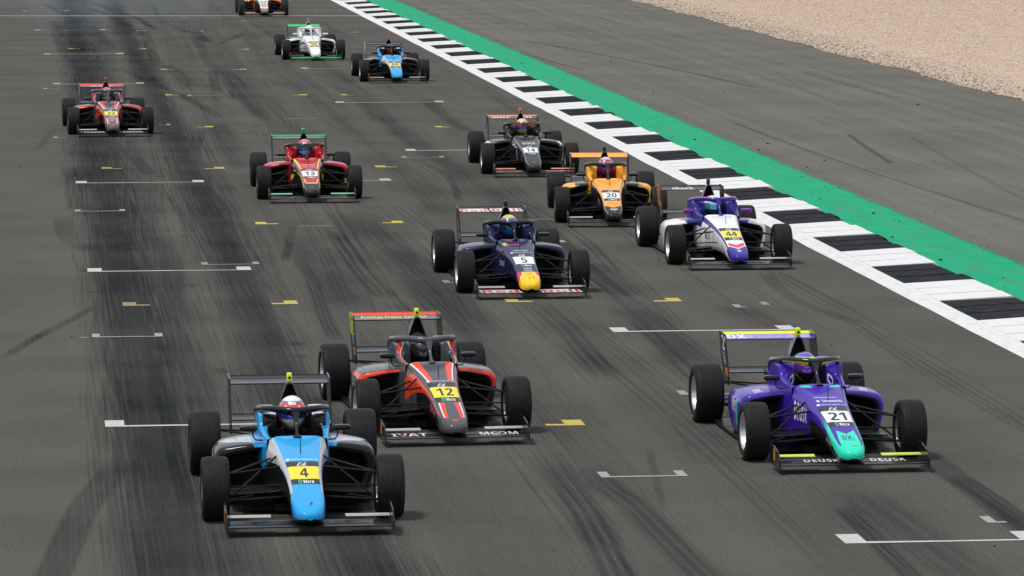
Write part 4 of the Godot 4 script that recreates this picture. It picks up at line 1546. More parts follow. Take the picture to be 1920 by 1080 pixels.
func net(s: Shape, bones: Array, cell: float, blend: float) -> void:
	# surface nets over tapered capsules [a, b, ra, rb]
	var lo := Vector3(1e9, 1e9, 1e9)
	var hi := -lo
	for b in bones:
		var r := maxf(b[2], b[3]) + cell * 2.0 + blend * 0.3
		for q in [b[0], b[1]]:
			lo = lo.min(q - Vector3(r, r, r))
			hi = hi.max(q + Vector3(r, r, r))
	var nx := int((hi.x - lo.x) / cell) + 2
	var ny := int((hi.y - lo.y) / cell) + 2
	var nz := int((hi.z - lo.z) / cell) + 2
	var f := PackedFloat32Array()
	f.resize(nx * ny * nz)
	f.fill(1.0)
	for b in bones:
		var p: Vector3 = b[0]
		var d: Vector3 = b[1] - b[0]
		var dd := maxf(d.length_squared(), 1e-9)
		var r := maxf(b[2], b[3]) + blend + cell * 2.0
		var l: Vector3 = (b[0].min(b[1]) - Vector3(r, r, r) - lo) / cell
		var h: Vector3 = (b[0].max(b[1]) + Vector3(r, r, r) - lo) / cell
		for k in range(maxi(0, int(l.z)), mini(nz, int(h.z) + 1)):
			for j in range(maxi(0, int(l.y)), mini(ny, int(h.y) + 1)):
				for i in range(maxi(0, int(l.x)), mini(nx, int(h.x) + 1)):
					var q := lo + Vector3(i, j, k) * cell - p
					var t := clampf(q.dot(d) / dd, 0.0, 1.0)
					var e := (q - d * t).length() - lerpf(b[2], b[3], t)
					var at := i + nx * (j + ny * k)
					f[at] = smin(f[at], e, blend)
	var ids := PackedInt32Array()
	ids.resize(nx * ny * nz)
	ids.fill(-1)
	var cn := [[0, 0, 0], [1, 0, 0], [0, 1, 0], [1, 1, 0], [0, 0, 1], [1, 0, 1], [0, 1, 1], [1, 1, 1]]
	var eg := [[0, 1], [2, 3], [4, 5], [6, 7], [0, 2], [1, 3], [4, 6], [5, 7], [0, 4], [1, 5], [2, 6], [3, 7]]
	for k in nz - 1:
		for j in ny - 1:
			for i in nx - 1:
				var at := i + nx * (j + ny * k)
				var near := f[at]
				if absf(near) > cell * 2.0:
					continue
				var val := []
				var neg := 0
				for c in cn:
					var x := f[at + c[0] + nx * (c[1] + ny * c[2])]
					val.append(x)
					neg += 1 if x < 0 else 0
				if neg == 0 or neg == 8:
					continue
				var sum := Vector3.ZERO
				var cnt := 0
				for e in eg:
					var a: float = val[e[0]]
					var b: float = val[e[1]]
					if (a < 0) != (b < 0):
						var t := a / (a - b)
						var ca: Array = cn[e[0]]
						var cb: Array = cn[e[1]]
						sum += Vector3(ca[0], ca[1], ca[2]).lerp(Vector3(cb[0], cb[1], cb[2]), t)
						cnt += 1
				ids[at] = s.v.size()
				s.v.append(lo + (Vector3(i, j, k) + sum / cnt) * cell)
				s.n.append(Vector3(val[1] - val[0] + val[3] - val[2], val[2] - val[0] + val[3] - val[1], val[4] - val[0] + val[5] - val[1]).normalized())
				s.uv.append(Vector2.ZERO)
	var st := [1, nx, nx * ny]
	for k in range(1, nz - 1):
		for j in range(1, ny - 1):
			for i in range(1, nx - 1):
				var at := i + nx * (j + ny * k)
				for ax in 3:
					var a := f[at]
					var b := f[at + st[ax]]
					if (a < 0) == (b < 0):
						continue
					var u: int = st[(ax + 1) % 3]
					var w: int = st[(ax + 2) % 3]
					var q := [ids[at], ids[at - u], ids[at - u - w], ids[at - w]]
					if q.min() < 0:
						continue
					if a < 0:
						s.ix.append_array(PackedInt32Array([q[0], q[2], q[1], q[0], q[3], q[2]]))
					else:
						s.ix.append_array(PackedInt32Array([q[0], q[1], q[2], q[0], q[2], q[3]]))


func build_driver_meshes() -> void:
	# seated, knees up, arms reaching to the wheel; own frame: origin at the seat, car's (0, 0.1, -0.36)
	var s := Shape.new()
	var bones := [
		[Vector3(0, 0.1, 0.02), Vector3(0, 0.22, -0.02), 0.12, 0.11], [Vector3(0, 0.22, -0.02), Vector3(0, 0.36, -0.05), 0.11, 0.12], [Vector3(-0.12, 0.36, -0.05), Vector3(0.12, 0.36, -0.05), 0.075, 0.075],
		[Vector3(0, 0.4, -0.04), Vector3(0, 0.52, 0.03), 0.06, 0.055], [Vector3(0, 0.55, 0.05), Vector3(0, 0.64, 0.06), 0.085, 0.09]]
	for sd in [-1, 1]:
		bones.append_array([
			[Vector3(0.15 * sd, 0.37, -0.04), Vector3(0.205 * sd, 0.27, 0.2), 0.055, 0.045], [Vector3(0.205 * sd, 0.27, 0.2), Vector3(0.145 * sd, 0.385, 0.45), 0.045, 0.03],
			[Vector3(0.08 * sd, 0.09, 0.05), Vector3(0.11 * sd, 0.27, 0.5), 0.085, 0.06], [Vector3(0.11 * sd, 0.27, 0.5), Vector3(0.09 * sd, 0.14, 0.92), 0.055, 0.04], [Vector3(0.09 * sd, 0.13, 0.92), Vector3(0.09 * sd, 0.22, 1.0), 0.04, 0.03]])
	net(s, bones, 0.018, 0.05)
	for sd in [-1, 1]:
		var hand := [[Vector3(0.145 * sd, 0.385, 0.45), Vector3(0.14 * sd, 0.4, 0.5), 0.028, 0.03]]
		for k in 4:
			var y := 0.435 - 0.021 * k
			var far := 0.008 if k == 1 or k == 2 else 0.0
			hand.append_array([[Vector3(0.147 * sd, y - 0.01, 0.51), Vector3(0.158 * sd, y, 0.545 + far), 0.0095, 0.009], [Vector3(0.158 * sd, y, 0.545 + far), Vector3(0.143 * sd, y, 0.575 + far), 0.009, 0.0085], [Vector3(0.143 * sd, y, 0.575 + far), Vector3(0.122 * sd, y, 0.572), 0.0085, 0.008]])
		hand.append_array([[Vector3(0.13 * sd, 0.405, 0.49), Vector3(0.112 * sd, 0.435, 0.52), 0.011, 0.01], [Vector3(0.112 * sd, 0.435, 0.52), Vector3(0.114 * sd, 0.455, 0.545), 0.01, 0.009]])
		net(s, hand, 0.006, 0.008)
	M.body = s.mesh()
	# helmet
	s = Shape.new()
	var rows := []
	var uvs := []
	for i in 25:
		var el := -80.0 + 170.0 * i / 24.0
		var row := PackedVector3Array()
		var tr := PackedVector2Array()
		for j in 41:
			var az := -180.0 + 9.0 * j
			row.append(helmet_point(az, el, 0.0))
			tr.append(Vector2(0.5 + az / 360.0, 0.5 - el / 180.0))
		rows.append(row)
		uvs.append(tr)
	s.grid(rows, uvs, true, true, true)
	M.helmet = s.mesh()
	s = Shape.new()
	rows = []
	uvs = []
	for i in 9:
		var row := PackedVector3Array()
		var tr := PackedVector2Array()
		for j in 25:
			var az := -74.0 + 148.0 * j / 24.0
			var f := 1.0 - pow(absf(az) / 74.0, 3.0) * 0.35
			row.append(helmet_point(az, 3.0 + (-16.0 + 36.0 * i / 8.0) * f, 0.004))
			tr.append(Vector2(j / 24.0, i / 8.0))
		rows.append(row)
		uvs.append(tr)
	s.grid(rows, uvs, false, false, false, 0)
	M.visor = s.mesh()
	s = Shape.new()
	s.box(Vector3(0, 0.045, 0.168), Vector3(0.12, 0.014, 0.004), Vector2.ZERO, Basis(Vector3.RIGHT, -0.25))
	M.visor_strip = s.mesh()


func helmet_point(az: float, el: float, grow: float) -> Vector3:
	var a := deg_to_rad(az)
	var e := deg_to_rad(el)
	var d := Vector3(sin(a) * cos(e), sin(e), cos(a) * cos(e))
	var front := maxf(0.0, d.z)
	var chin := front * clampf((10.0 - el) / 50.0, 0.0, 1.0) * clampf((el + 75.0) / 30.0, 0.0, 1.0)
	return Vector3(d.x * (0.125 + grow), d.y * (0.152 + grow), d.z * (0.148 + grow) + chin * 0.03)


const HELMETS := {  # shell, crown, chin, stripe, visor, suit
	4: [[232, 70, 60], [240, 236, 230], [235, 232, 228], [60, 120, 190], [30, 90, 200], [30, 30, 34]],
	12: [[30, 30, 33], [44, 44, 48], [26, 26, 28], [60, 60, 66], [60, 62, 66], [40, 40, 44]],
	21: [[206, 232, 24], [104, 84, 190], [30, 34, 30], [214, 240, 20], [130, 70, 190], [40, 40, 60]],
	5: [[40, 90, 190], [196, 212, 60], [44, 110, 190], [206, 60, 80], [20, 80, 110], [24, 26, 60]],
	44: [[226, 230, 236], [232, 232, 236], [60, 70, 74], [40, 40, 90], [96, 196, 235], [60, 60, 120]],
	20: [[206, 110, 150], [224, 190, 206], [150, 60, 130], [60, 40, 120], [120, 60, 215], [60, 30, 40]],
	13: [[226, 46, 50], [232, 120, 124], [226, 222, 226], [40, 40, 60], [50, 110, 215], [120, 90, 120]],
	14: [[232, 160, 60], [222, 214, 200], [222, 180, 60], [235, 120, 40], [66, 88, 205], [40, 40, 42]],
	22: [[214, 40, 60], [232, 90, 120], [225, 190, 196], [235, 235, 238], [96, 110, 116], [60, 60, 66]],
	88: [[40, 36, 38], [50, 50, 54], [170, 50, 34], [200, 70, 40], [110, 40, 30], [36, 30, 32]],
	96: [[230, 230, 232], [236, 236, 238], [214, 214, 216], [180, 180, 184], [28, 30, 34], [214, 214, 216]],
}


func make_driver(number: int, car: Node3D) -> void:
	var c: Array = HELMETS[number]
	var o := thing("person", DRIVER_LABELS[number], "person", "drivers in the cars")
	o.transform = car.transform * Transform3D(Basis.IDENTITY, Vector3(0, 0.13 + {12: -0.09, 21: -0.035, 44: -0.05, 20: 0.02, 22: -0.02, 88: -0.02}.get(number, 0.0), -0.04))
	var col := func(k: int) -> Color: return Color8(c[k][0], c[k][1], c[k][2])
	piece("body", M.body, plain(col.call(5), 0.85), o)
	var im := Image.create(256, 128, false, Image.FORMAT_RGBA8)
	im.fill(col.call(0))
	im.fill_rect(Rect2i(0, 0, 256, 30), col.call(1))
	im.fill_rect(Rect2i(84, 72, 88, 56), col.call(2))
	im.fill_rect(Rect2i(0, 30, 256, 5), col.call(3))
	for k in 24:
		im.fill_rect(Rect2i(84 + k, 74 + k, 3, 7), col.call(3))
		im.fill_rect(Rect2i(170 - k, 74 + k, 3, 7), col.call(3))
	im.fill_rect(Rect2i(116, 32, 24, 8), col.call(2))
	im.fill_rect(Rect2i(100, 42, 8, 8), col.call(1))
	im.fill_rect(Rect2i(146, 42, 8, 8), col.call(1))
	im.fill_rect(Rect2i(40, 50, 30, 12), col.call(3))
	im.fill_rect(Rect2i(186, 50, 30, 12), col.call(3))
	var hm := plain(Color.WHITE, 0.3, 0.0, 0.8)
	hm.albedo_texture = ImageTexture.create_from_image(im)
	var h := piece("helmet", M.helmet, hm, o, Vector3(0, 0.6, 0.08))
	piece("visor", M.visor, plain(col.call(4), 0.12, 0.55, 0.6), h)
	if number in [21, 14, 44, 22]:
		piece("visor_strip", M.visor_strip, plain(Color8(226, 120, 60) if number == 21 else Color8(232, 234, 236), 0.5), h)


# ---------------------------------------------------------------- the track
const TX0 := -5.0
const TX1 := 11.0
const TZ0 := -30.0
const TZ1 := -172.0
const TW := 1280
const TH := 2048


func noise_bytes(w: int, h: int, seed_: int, freq: float, octaves: int, big_w: int, big_h: int) -> PackedByteArray:
	var f := FastNoiseLite.new()
	f.seed = seed_
	f.frequency = freq
	f.fractal_octaves = octaves
	var im := f.get_image(w, h, false, false, true)
	im.convert(Image.FORMAT_L8)
	im.resize(big_w, big_h, Image.INTERPOLATE_CUBIC)
	return im.get_data()


func track_image() -> Image:
	var rubber := PackedFloat32Array()
	rubber.resize(TW * TH)
	var fine := noise_bytes(TW, 96, 11, 0.35, 3, TW, TH)        # long thin streaks left by tyres
	var mid := noise_bytes(320, 160, 12, 0.09, 3, TW, TH)
	var blot := noise_bytes(160, 1420, 13, 0.03, 4, TW, TH)     # patches
	var spots := noise_bytes(640, 2048, 14, 0.22, 2, TW, TH)
	var px := TW / (TX1 - TX0)
	var pz := TH / (TZ0 - TZ1)
	# worn-in grooves along the straight: x, half width, depth
	var wander := FastNoiseLite.new()
	wander.seed = 5
	wander.frequency = 0.02
	var grooves := [[1.0, 0.46, 0.84], [0.8, 0.16, 0.3], [1.62, 0.3, 0.35], [2.5, 0.36, 0.72], [2.62, 0.15, 0.3], [3.6, 0.5, 0.16], [4.9, 0.42, 0.2], [6.15, 0.36, 0.18], [7.15, 0.4, 0.2], [8.4, 0.4, 0.1]]
	for y in TH:
		var z := TZ0 - (y + 0.5) / pz
		for gi in grooves.size():
			var g: Array = grooves[gi]
			var c: float = g[0] + 0.16 * wander.get_noise_2d(z, gi * 50.0)
			var hw: float = g[1] * (1.0 + 0.25 * wander.get_noise_2d(z * 1.7, gi * 50.0 + 20.0))
			var dep: float = g[2] * (1.0 + 0.3 * wander.get_noise_2d(z * 2.2, gi * 50.0 + 33.0))
			var i0 := maxi(0, int((c - hw * 1.5 - TX0) * px))
			var i1 := mini(TW - 1, int((c + hw * 1.5 - TX0) * px))
			for i in range(i0, i1):
				var u := ((i + 0.5) / px + TX0 - c) / hw
				var at := y * TW + i
				var a := dep * clampf(1.3 - absf(u) * 0.86 + (fine[at] - 128) * 0.0035, 0.0, 1.0)
				rubber[at] = 1.0 - (1.0 - rubber[at]) * (1.0 - a)
	var strokes := STROKES.duplicate()
	# fine lines from scrubbing tyres, mostly along the lanes, often two or three side by side
	var pick := RandomNumberGenerator.new()
	pick.seed = 77
	for k in 330:
		var x := pick.randf_range(0.4, 10.2)
		if k % 3 == 0:
			x = [1.0, 2.5, 4.0, 4.9, 6.15, 7.15][k / 3 % 6] + pick.randfn(0.0, 0.22)
		var z := pick.randf_range(-32.0, -168.0)
		var l := pick.randf_range(6.0, 34.0)
		var drift := pick.randfn(0.0, 0.014)
		var bow := pick.randfn(0.0, 0.12)
		var w := pick.randf_range(0.016, 0.05)
		var a := pick.randf_range(0.14, 0.42)
		for m in 1 + pick.randi() % 3:
			var o := m * pick.randf_range(0.06, 0.12)
			strokes.append([w, a, 0, x + o, z, x + o + drift * l * 0.5 + bow, z - l * 0.5, x + o + drift * l, z - l])
	for st in strokes:
		var pts: Array[Vector2] = []
		for k in range(3, st.size(), 2):
			pts.append(Vector2(st[k], st[k + 1]))
		var line: Array[Vector2] = []
		for k in pts.size() - 1:
			var p0 := pts[maxi(k - 1, 0)]
			var p3 := pts[mini(k + 2, pts.size() - 1)]
			for q in 10:
				line.append(pts[k].cubic_interpolate(pts[k + 1], p0, p3, q / 10.0))
		line.append(pts[-1])
		var w: float = st[0] * 0.5
		for k in line.size() - 1:
			var a := line[k]
			var b := line[k + 1]
			if absf(b.y - a.y) < 0.01:
				continue
			var tilt := sqrt(1.0 + pow((b.x - a.x) / (b.y - a.y), 2.0))
			var y0 := int((TZ0 - maxf(a.y, b.y)) * pz)
			var y1 := int((TZ0 - minf(a.y, b.y)) * pz)
			for y in range(maxi(0, y0), mini(TH, y1)):
				var z := TZ0 - (y + 0.5) / pz
				var f := clampf((z - a.y) / (b.y - a.y), 0.0, 1.0)
				var c := lerpf(a.x, b.x, f)
				var t := (k + f) / (line.size() - 1)
				var power: float = st[1] * (0.62 if st[0] > 0.33 and st[2] == 0 else 0.85)
				var tail := minf(t, 1.0 - t) * 5.0
				var i0 := maxi(0, int((c - w * tilt * 1.3 - TX0) * px))
				var i1 := mini(TW - 1, int((c + w * tilt * 1.3 - TX0) * px) + 1)
				for i in range(i0, i1):
					var u := ((i + 0.5) / px + TX0 - c) / (w * tilt)
					var al := clampf((1.2 - absf(u)) * (1.5 if st[0] > 0.33 else 3.0), 0.0, 1.0)
					if st[2] == 1:
						al *= 0.35 + 0.65 * absf(cos(u * 5.2))
					var at := y * TW + i
					al *= power * clampf(tail * 1.6 - 0.003 * fine[at] + 0.1, 0.0, 1.0) * clampf(0.82 + (fine[at] - 128) * 0.003 + (mid[at] - 128) * 0.003, 0.0, 1.0)
					rubber[at] = 1.0 - (1.0 - rubber[at]) * (1.0 - al)
	# short dark dabs where wheels hopped
	var rng := RandomNumberGenerator.new()
	rng.seed = 4
	for k in 46:
		var z := rng.randf_range(-36.0, -100.0)
		var x: float = [1.22, 0.55, 1.9, 2.75][k % 4] + rng.randf_range(-0.12, 0.12)
		var hw := rng.randf_range(0.06, 0.14)
		var hl := rng.randf_range(0.15, 0.4)
		for y in range(int((TZ0 - z - hl) * pz), int((TZ0 - z + hl) * pz)):
			for i in range(int((x - hw - TX0) * px), int((x + hw - TX0) * px)):
				var u := ((i + 0.5) / px + TX0 - x) / hw
				var t := (TZ0 - (y + 0.5) / pz - z) / hl
				var at := y * TW + i
				rubber[at] = 1.0 - (1.0 - rubber[at]) * (1.0 - 0.45 * clampf(1.0 - u * u - t * t, 0.0, 1.0))
	var out := PackedByteArray()
	out.resize(TW * TH * 3)
	# sRGB tables for the mix of bare asphalt and rubber
	var lut := PackedByteArray()
	lut.resize(512 * 3)
	var bare := Vector3(0.127, 0.123, 0.112)
	var dark := Vector3(0.025, 0.028, 0.031)
	for i in 512:
		var c := bare.lerp(dark, (i - 96) / 415.0)
		var q := Color(maxf(c.x, 0.02), maxf(c.y, 0.02), maxf(c.z, 0.02)).linear_to_srgb()
		lut[i * 3] = q.r8
		lut[i * 3 + 1] = q.g8
		lut[i * 3 + 2] = q.b8
	# the outer lane is hardly driven on: few streaks there
	var streak := PackedInt32Array()
	streak.resize(TW)
	for i in TW:
		var x := TX0 + (i + 0.5) / px
		streak[i] = int(9.0 * smoothstep(0.0, 0.6, x) * (1.0 - 0.5 * smoothstep(8.5, 10.0, x))) + 2
	var o := 0
	for at in TW * TH:
		var k := int(rubber[at] * 378.0) + 104 + (((fine[at] + mid[at] - 256) * streak[at % TW]) >> 6) + ((blot[at] - 128) >> 1) + ((spots[at] - 128) >> 3)
		k = clampi(k, 0, 511) * 3
		out[o] = lut[k]
		out[o + 1] = lut[k + 1]
		out[o + 2] = lut[k + 2]
		o += 3
	return Image.create_from_data(TW, TH, false, Image.FORMAT_RGB8, out)


func sheet(x0: float, x1: float, z0: float, z1: float, y: float) -> ArrayMesh:
	# flat sheet; uv runs 0..1 over the painted stretch of the track
	var s := Shape.new()
	var t := func(x: float, z: float) -> Vector2: return Vector2((x - TX0) / (TX1 - TX0), (TZ0 - z) / (TZ0 - TZ1))
	s.quad(Vector3(x0, y, z1), Vector3(x1, y, z1), Vector3(x1, y, z0), Vector3(x0, y, z0), t.call(x0, z1), t.call(x1, z1), t.call(x1, z0), t.call(x0, z0))
	return s.mesh()


func grain(m: StandardMaterial3D, scale_: float, lo: float, hi: float, seed_: int) -> void:
	# stone-by-stone speckle multiplied over the colour
	m.detail_enabled = true
	m.detail_blend_mode = BaseMaterial3D.BLEND_MODE_MUL
	m.detail_uv_layer = BaseMaterial3D.DETAIL_UV_2
	m.uv2_triplanar = true
	m.uv2_world_triplanar = true
	m.uv2_scale = Vector3(scale_, scale_, scale_)
	m.detail_albedo = noise_texture(seed_, 0.05, 1024, [[0.0, grey(lo)], [0.4, grey(lo * 0.5 + hi * 0.5)], [0.6, grey(lo * 0.25 + hi * 0.75)], [1.0, grey(hi)]], 5)


func build_setting() -> void:
	var rng := RandomNumberGenerator.new()
	rng.seed = 21
	# land round the circuit
	var s := Shape.new()
	s.quad(Vector3(-1500, -0.12, -1500), Vector3(1500, -0.12, -1500), Vector3(1500, -0.12, 1500), Vector3(-1500, -0.12, 1500))
	var grass := plain(Color.WHITE, 0.95)
	grass.albedo_texture = noise_texture(3, 0.02, 512, [[0.0, grey(0.03, 0.05, 0.012)], [1.0, grey(0.07, 0.1, 0.03)]])
	grass.uv1_triplanar = true
	grass.uv1_world_triplanar = true
	grass.uv1_scale = Vector3(0.1, 0.1, 0.1)
	structure("ground", s.mesh(), grass)
	# racing surface
	var tm := plain(Color.WHITE, 0.88)
	tm.albedo_texture = ImageTexture.create_from_image(track_image())
	tm.texture_repeat = false
	tm.specular_mode = BaseMaterial3D.SPECULAR_DISABLED
	grain(tm, 0.6, 0.5, 1.0, 31)
	tm.texture_repeat = true
	var track := structure("track", sheet(-5.0, 11.0, -30.0, -172.0, 0.0), tm)
	var apron := plain(grey(0.085, 0.079, 0.07), 0.9)
	apron.specular_mode = BaseMaterial3D.SPECULAR_DISABLED
	grain(apron, 0.6, 0.5, 1.0, 31)
	for q in [[-16.0, -5.0, 60.0, -500.0], [-5.0, 11.0, 60.0, -30.0], [-5.0, 11.0, -172.0, -500.0]]:
		piece("track_surface", sheet(q[0], q[1], q[2], q[3], 0.0), apron, track)
	# white paint along the edge
	var paint := plain(Color.WHITE, 0.6)
	paint.albedo_texture = noise_texture(8, 0.012, 512, [[0.0, grey(0.5, 0.49, 0.47)], [0.3, grey(0.7, 0.69, 0.67)], [0.55, grey(0.73, 0.73, 0.715)], [1.0, grey(0.76)]], 5)
	paint.uv1_triplanar = true
	paint.uv1_world_triplanar = true
	paint.uv1_scale = Vector3(0.9, 0.9, 0.35)
	s = Shape.new()
	var prev := 0.0
	for k in 260:
		var z := 40.0 - 1.2 * k
		var j := rng.randf_range(-0.012, 0.012)
		s.quad(Vector3(10.8 + j, 0.004, z - 1.2), Vector3(11.13, 0.004, z - 1.2), Vector3(11.13, 0.004, z), Vector3(10.8 + prev, 0.004, z))
		prev = j
	piece("edge_line", s.mesh(), paint, track)
	# grid boxes and the finish line
	for mk in MARKS:
		marking(mk, track, rng)
	s = Shape.new()
	for k in 64:
		var x := -16.0 + 26.8 * k / 64.0
		var zc := -149.9 + (x + 1.5) * 0.1
		s.quad(Vector3(x, 0.004, zc - 0.3), Vector3(x + 26.8 / 64.0, 0.004, zc - 0.26), Vector3(x + 26.8 / 64.0, 0.004, zc + 0.3), Vector3(x, 0.004, zc + 0.26))
	piece("finish_line", s.mesh(), worn(0, 0.4), track)
	# run-off
	var rm := plain(Color.WHITE, 0.92)
	rm.specular_mode = BaseMaterial3D.SPECULAR_DISABLED
	rm.albedo_texture = ImageTexture.create_from_image(runoff_image())
	rm.texture_repeat = true
	grain(rm, 0.5, 0.58, 1.0, 32)
	s = Shape.new()
	s.quad(Vector3(11.0, -0.001, -200), Vector3(22.6, -0.001, -200), Vector3(22.6, -0.001, 0), Vector3(11.0, -0.001, 0), Vector2(0, 1), Vector2(1, 1), Vector2(1, 0), Vector2(0, 0))
	var run := structure("runoff", s.mesh(), rm)
	s = Shape.new()
	s.quad(Vector3(11.0, -0.001, -500), Vector3(22.6, -0.001, -500), Vector3(22.6, -0.001, -200), Vector3(11.0, -0.001, -200), Vector2(0, 1), Vector2(1, 1), Vector2(1, 0), Vector2(0, 0))
	s.quad(Vector3(11.0, -0.001, 0), Vector3(22.6, -0.001, 0), Vector3(22.6, -0.001, 60), Vector3(11.0, -0.001, 60), Vector2(0, 1), Vector2(1, 1), Vector2(1, 0), Vector2(0, 0))
	piece("runoff_surface", s.mesh(), rm, run)
	# green painted strip with oversprayed outer edge
	var gm := plain(Color.WHITE, 0.7)
	gm.albedo_texture = ImageTexture.create_from_image(green_image())
	gm.transparency = BaseMaterial3D.TRANSPARENCY_ALPHA
	gm.metallic_specular = 0.15
	grain(gm, 1.0, 0.84, 1.0, 33)
	s = Shape.new()
	for k in 16:
		var z := 40.0 - 20.0 * k
		s.quad(Vector3(11.8, 0.003, z - 20), Vector3(13.6, 0.003, z - 20), Vector3(13.6, 0.003, z), Vector3(11.8, 0.003, z), Vector2(0, 1), Vector2(1, 1), Vector2(1, 0), Vector2(0, 0))
	var strip := structure("painted_strip", s.mesh(), gm)
	build_kerb(rng)
	build_gravel(rng)
	# thin tyre smoke hanging over the far end of the left-hand lanes
	for q in [[1.0, 0.8, -158.0, 3.4, 3.2, 70.0, 0.0032], [3.9, 0.9, -166.0, 4.4, 3.2, 64.0, 0.0028], [2.6, 0.7, -176.0, 12.0, 3.2, 90.0, 0.002]]:
		var smoke := FogVolume.new()
		smoke.name = numbered("tyre_smoke")
		smoke.shape = RenderingServer.FOG_VOLUME_SHAPE_ELLIPSOID
		smoke.size = Vector3(q[3], q[4], q[5])
		smoke.position = Vector3(q[0], q[1], q[2])
		var fm := FogMaterial.new()
		fm.density = q[6]
		fm.albedo = grey(0.62, 0.74, 0.88)
		smoke.material = fm
		add_child(smoke)
		smoke.set_meta("kind", "stuff")
		smoke.set_meta("label", "thin bluish tyre smoke over the far left of the track")
		smoke.set_meta("category", "smoke")
		smoke.set_meta("group", "wisps of tyre smoke")


func worn(colour: int, strength: float) -> StandardMaterial3D:
	# road paint worn down to the asphalt in patches; shared between alike markings
	var step := int(round(strength * 10.0))
	var key := "worn%d_%d" % [colour, step]
	if not mat.has(key):
		var full := grey(0.74, 0.73, 0.71) if colour == 0 else grey(0.72, 0.56, 0.07)
		var bare := grey(0.085, 0.08, 0.072)
		var m := plain(Color.WHITE, 0.75)
		var kept := bare.lerp(full, clampf(0.12 + 0.72 * strength, 0.0, 1.0))
		m.albedo_texture = noise_texture(40 + step, 0.05, 512, [[0.0, bare.lerp(kept, 0.3 * strength)], [0.3, bare.lerp(kept, 0.72)], [0.5, kept], [1.0, kept]], 5)
		m.uv1_triplanar = true
		m.uv1_world_triplanar = true
		m.uv1_scale = Vector3(2.2, 2.2, 0.8)
		mat[key] = m
	return mat[key]


func marking(mk: Array, track: Node3D, rng: RandomNumberGenerator) -> void:
	# a bracket: cross line with short legs at the ends, legs running back from the camera
	var s := Shape.new()
	var a := Vector3(mk[2], 0.004, mk[3])
	var b := Vector3(mk[4], 0.004, mk[5])
	var big: bool = (b - a).x > 1.6
	var th := 0.09 if big else 0.07
	var leg := 0.48 if big else 0.36
	var lw := 0.19 if big else 0.09
	if mk[0] == 1:
		th = 0.13
		leg = 0.42
		lw = minf(0.22, (b - a).x * 0.5)
	var x0 := a.x + (lw if mk[6] == 1 else 0.0)
	var x1 := b.x - (lw if mk[7] == 1 else 0.0)
	var n := maxi(2, int((x1 - x0) / 0.18))
	var t0 := th * 0.5
	for k in n:
		var f0 := float(k) / n
		var f1 := float(k + 1) / n
		var t1 := th * rng.randf_range(0.82, 1.12)
		var xa := lerpf(x0, x1, f0)
		var xb := lerpf(x0, x1, f1)
		var za := lerpf(a.z, b.z, f0)
		var zb := lerpf(a.z, b.z, f1)
		s.quad(Vector3(xa, 0.004, za - th), Vector3(xb, 0.004, zb - t1), Vector3(xb, 0.004, zb), Vector3(xa, 0.004, za))
		th = clampf(t1, 0.06, 0.18)
	if mk[6] == 1:
		s.quad(Vector3(a.x, 0.004, a.z - leg), Vector3(a.x + lw, 0.004, a.z - leg), Vector3(a.x + lw, 0.004, a.z), Vector3(a.x, 0.004, a.z))
	if mk[7] == 1:
		s.quad(Vector3(b.x - lw, 0.004, b.z - leg), Vector3(b.x, 0.004, b.z - leg), Vector3(b.x, 0.004, b.z), Vector3(b.x - lw, 0.004, b.z))
	piece("grid_marking", s.mesh(), worn(mk[0], mk[1]), track)


func runoff_image() -> Image:
	var w := 768
	var h := 2048
	var fine := noise_bytes(w, 40, 51, 0.25, 3, w, h)
	var bands := noise_bytes(w, 10, 52, 0.03, 3, w, h)
	var blot := noise_bytes(116, 2000, 53, 0.02, 4, w, h)
	var out := PackedByteArray()
	out.resize(w * h * 3)
	var lut := PackedByteArray()
	lut.resize(256 * 3)
	var light := Vector3(0.212, 0.203, 0.178)
	var dark := Vector3(0.13, 0.127, 0.112)
	for i in 256:
		var c := light.lerp(dark, i / 255.0)
		var q := Color(c.x, c.y, c.z).linear_to_srgb()
		lut[i * 3] = q.r8
		lut[i * 3 + 1] = q.g8
		lut[i * 3 + 2] = q.b8
	var seams := {}
	for x in [2.9, 5.4, 8.3]:
		seams[int(x / 11.6 * w)] = true
	var o := 0
	for y in h:
		for x in w:
			var at := y * w + x
			var k := 110 + ((fine[at] - 128) >> 2) + ((bands[at] - 128) >> 1) + ((blot[at] - 128) >> 1)
			if seams.has(x):
				k += 70
			k = clampi(k, 0, 255) * 3
			out[o] = lut[k]
			out[o + 1] = lut[k + 1]
			out[o + 2] = lut[k + 2]
			o += 3
	var im := Image.create_from_data(w, h, false, Image.FORMAT_RGB8, out)
	# faint tyre arcs
	var rng := RandomNumberGenerator.new()
	rng.seed = 9
	for k in 26:
		var x := rng.randf_range(0.2, 0.95) * w
		var y := rng.randf_range(0.1, 0.95) * h
		var len_ := rng.randi_range(60, 320)
		var lean := rng.randf_range(-0.5, 0.5)
		var bend := rng.randf_range(-0.0015, 0.0015)
		var col := Color(0.0, 0.0, 0.0, rng.randf_range(0.06, 0.2))
		var tip := Image.create(rng.randi_range(3, 9), 1, false, Image.FORMAT_RGBA8)
		tip.fill(col)
		im.convert(Image.FORMAT_RGBA8)
		for i in len_:
			im.blend_rect(tip, Rect2i(0, 0, tip.get_width(), 1), Vector2i(int(x + lean * i + bend * i * i), int(y) + i))
	return im


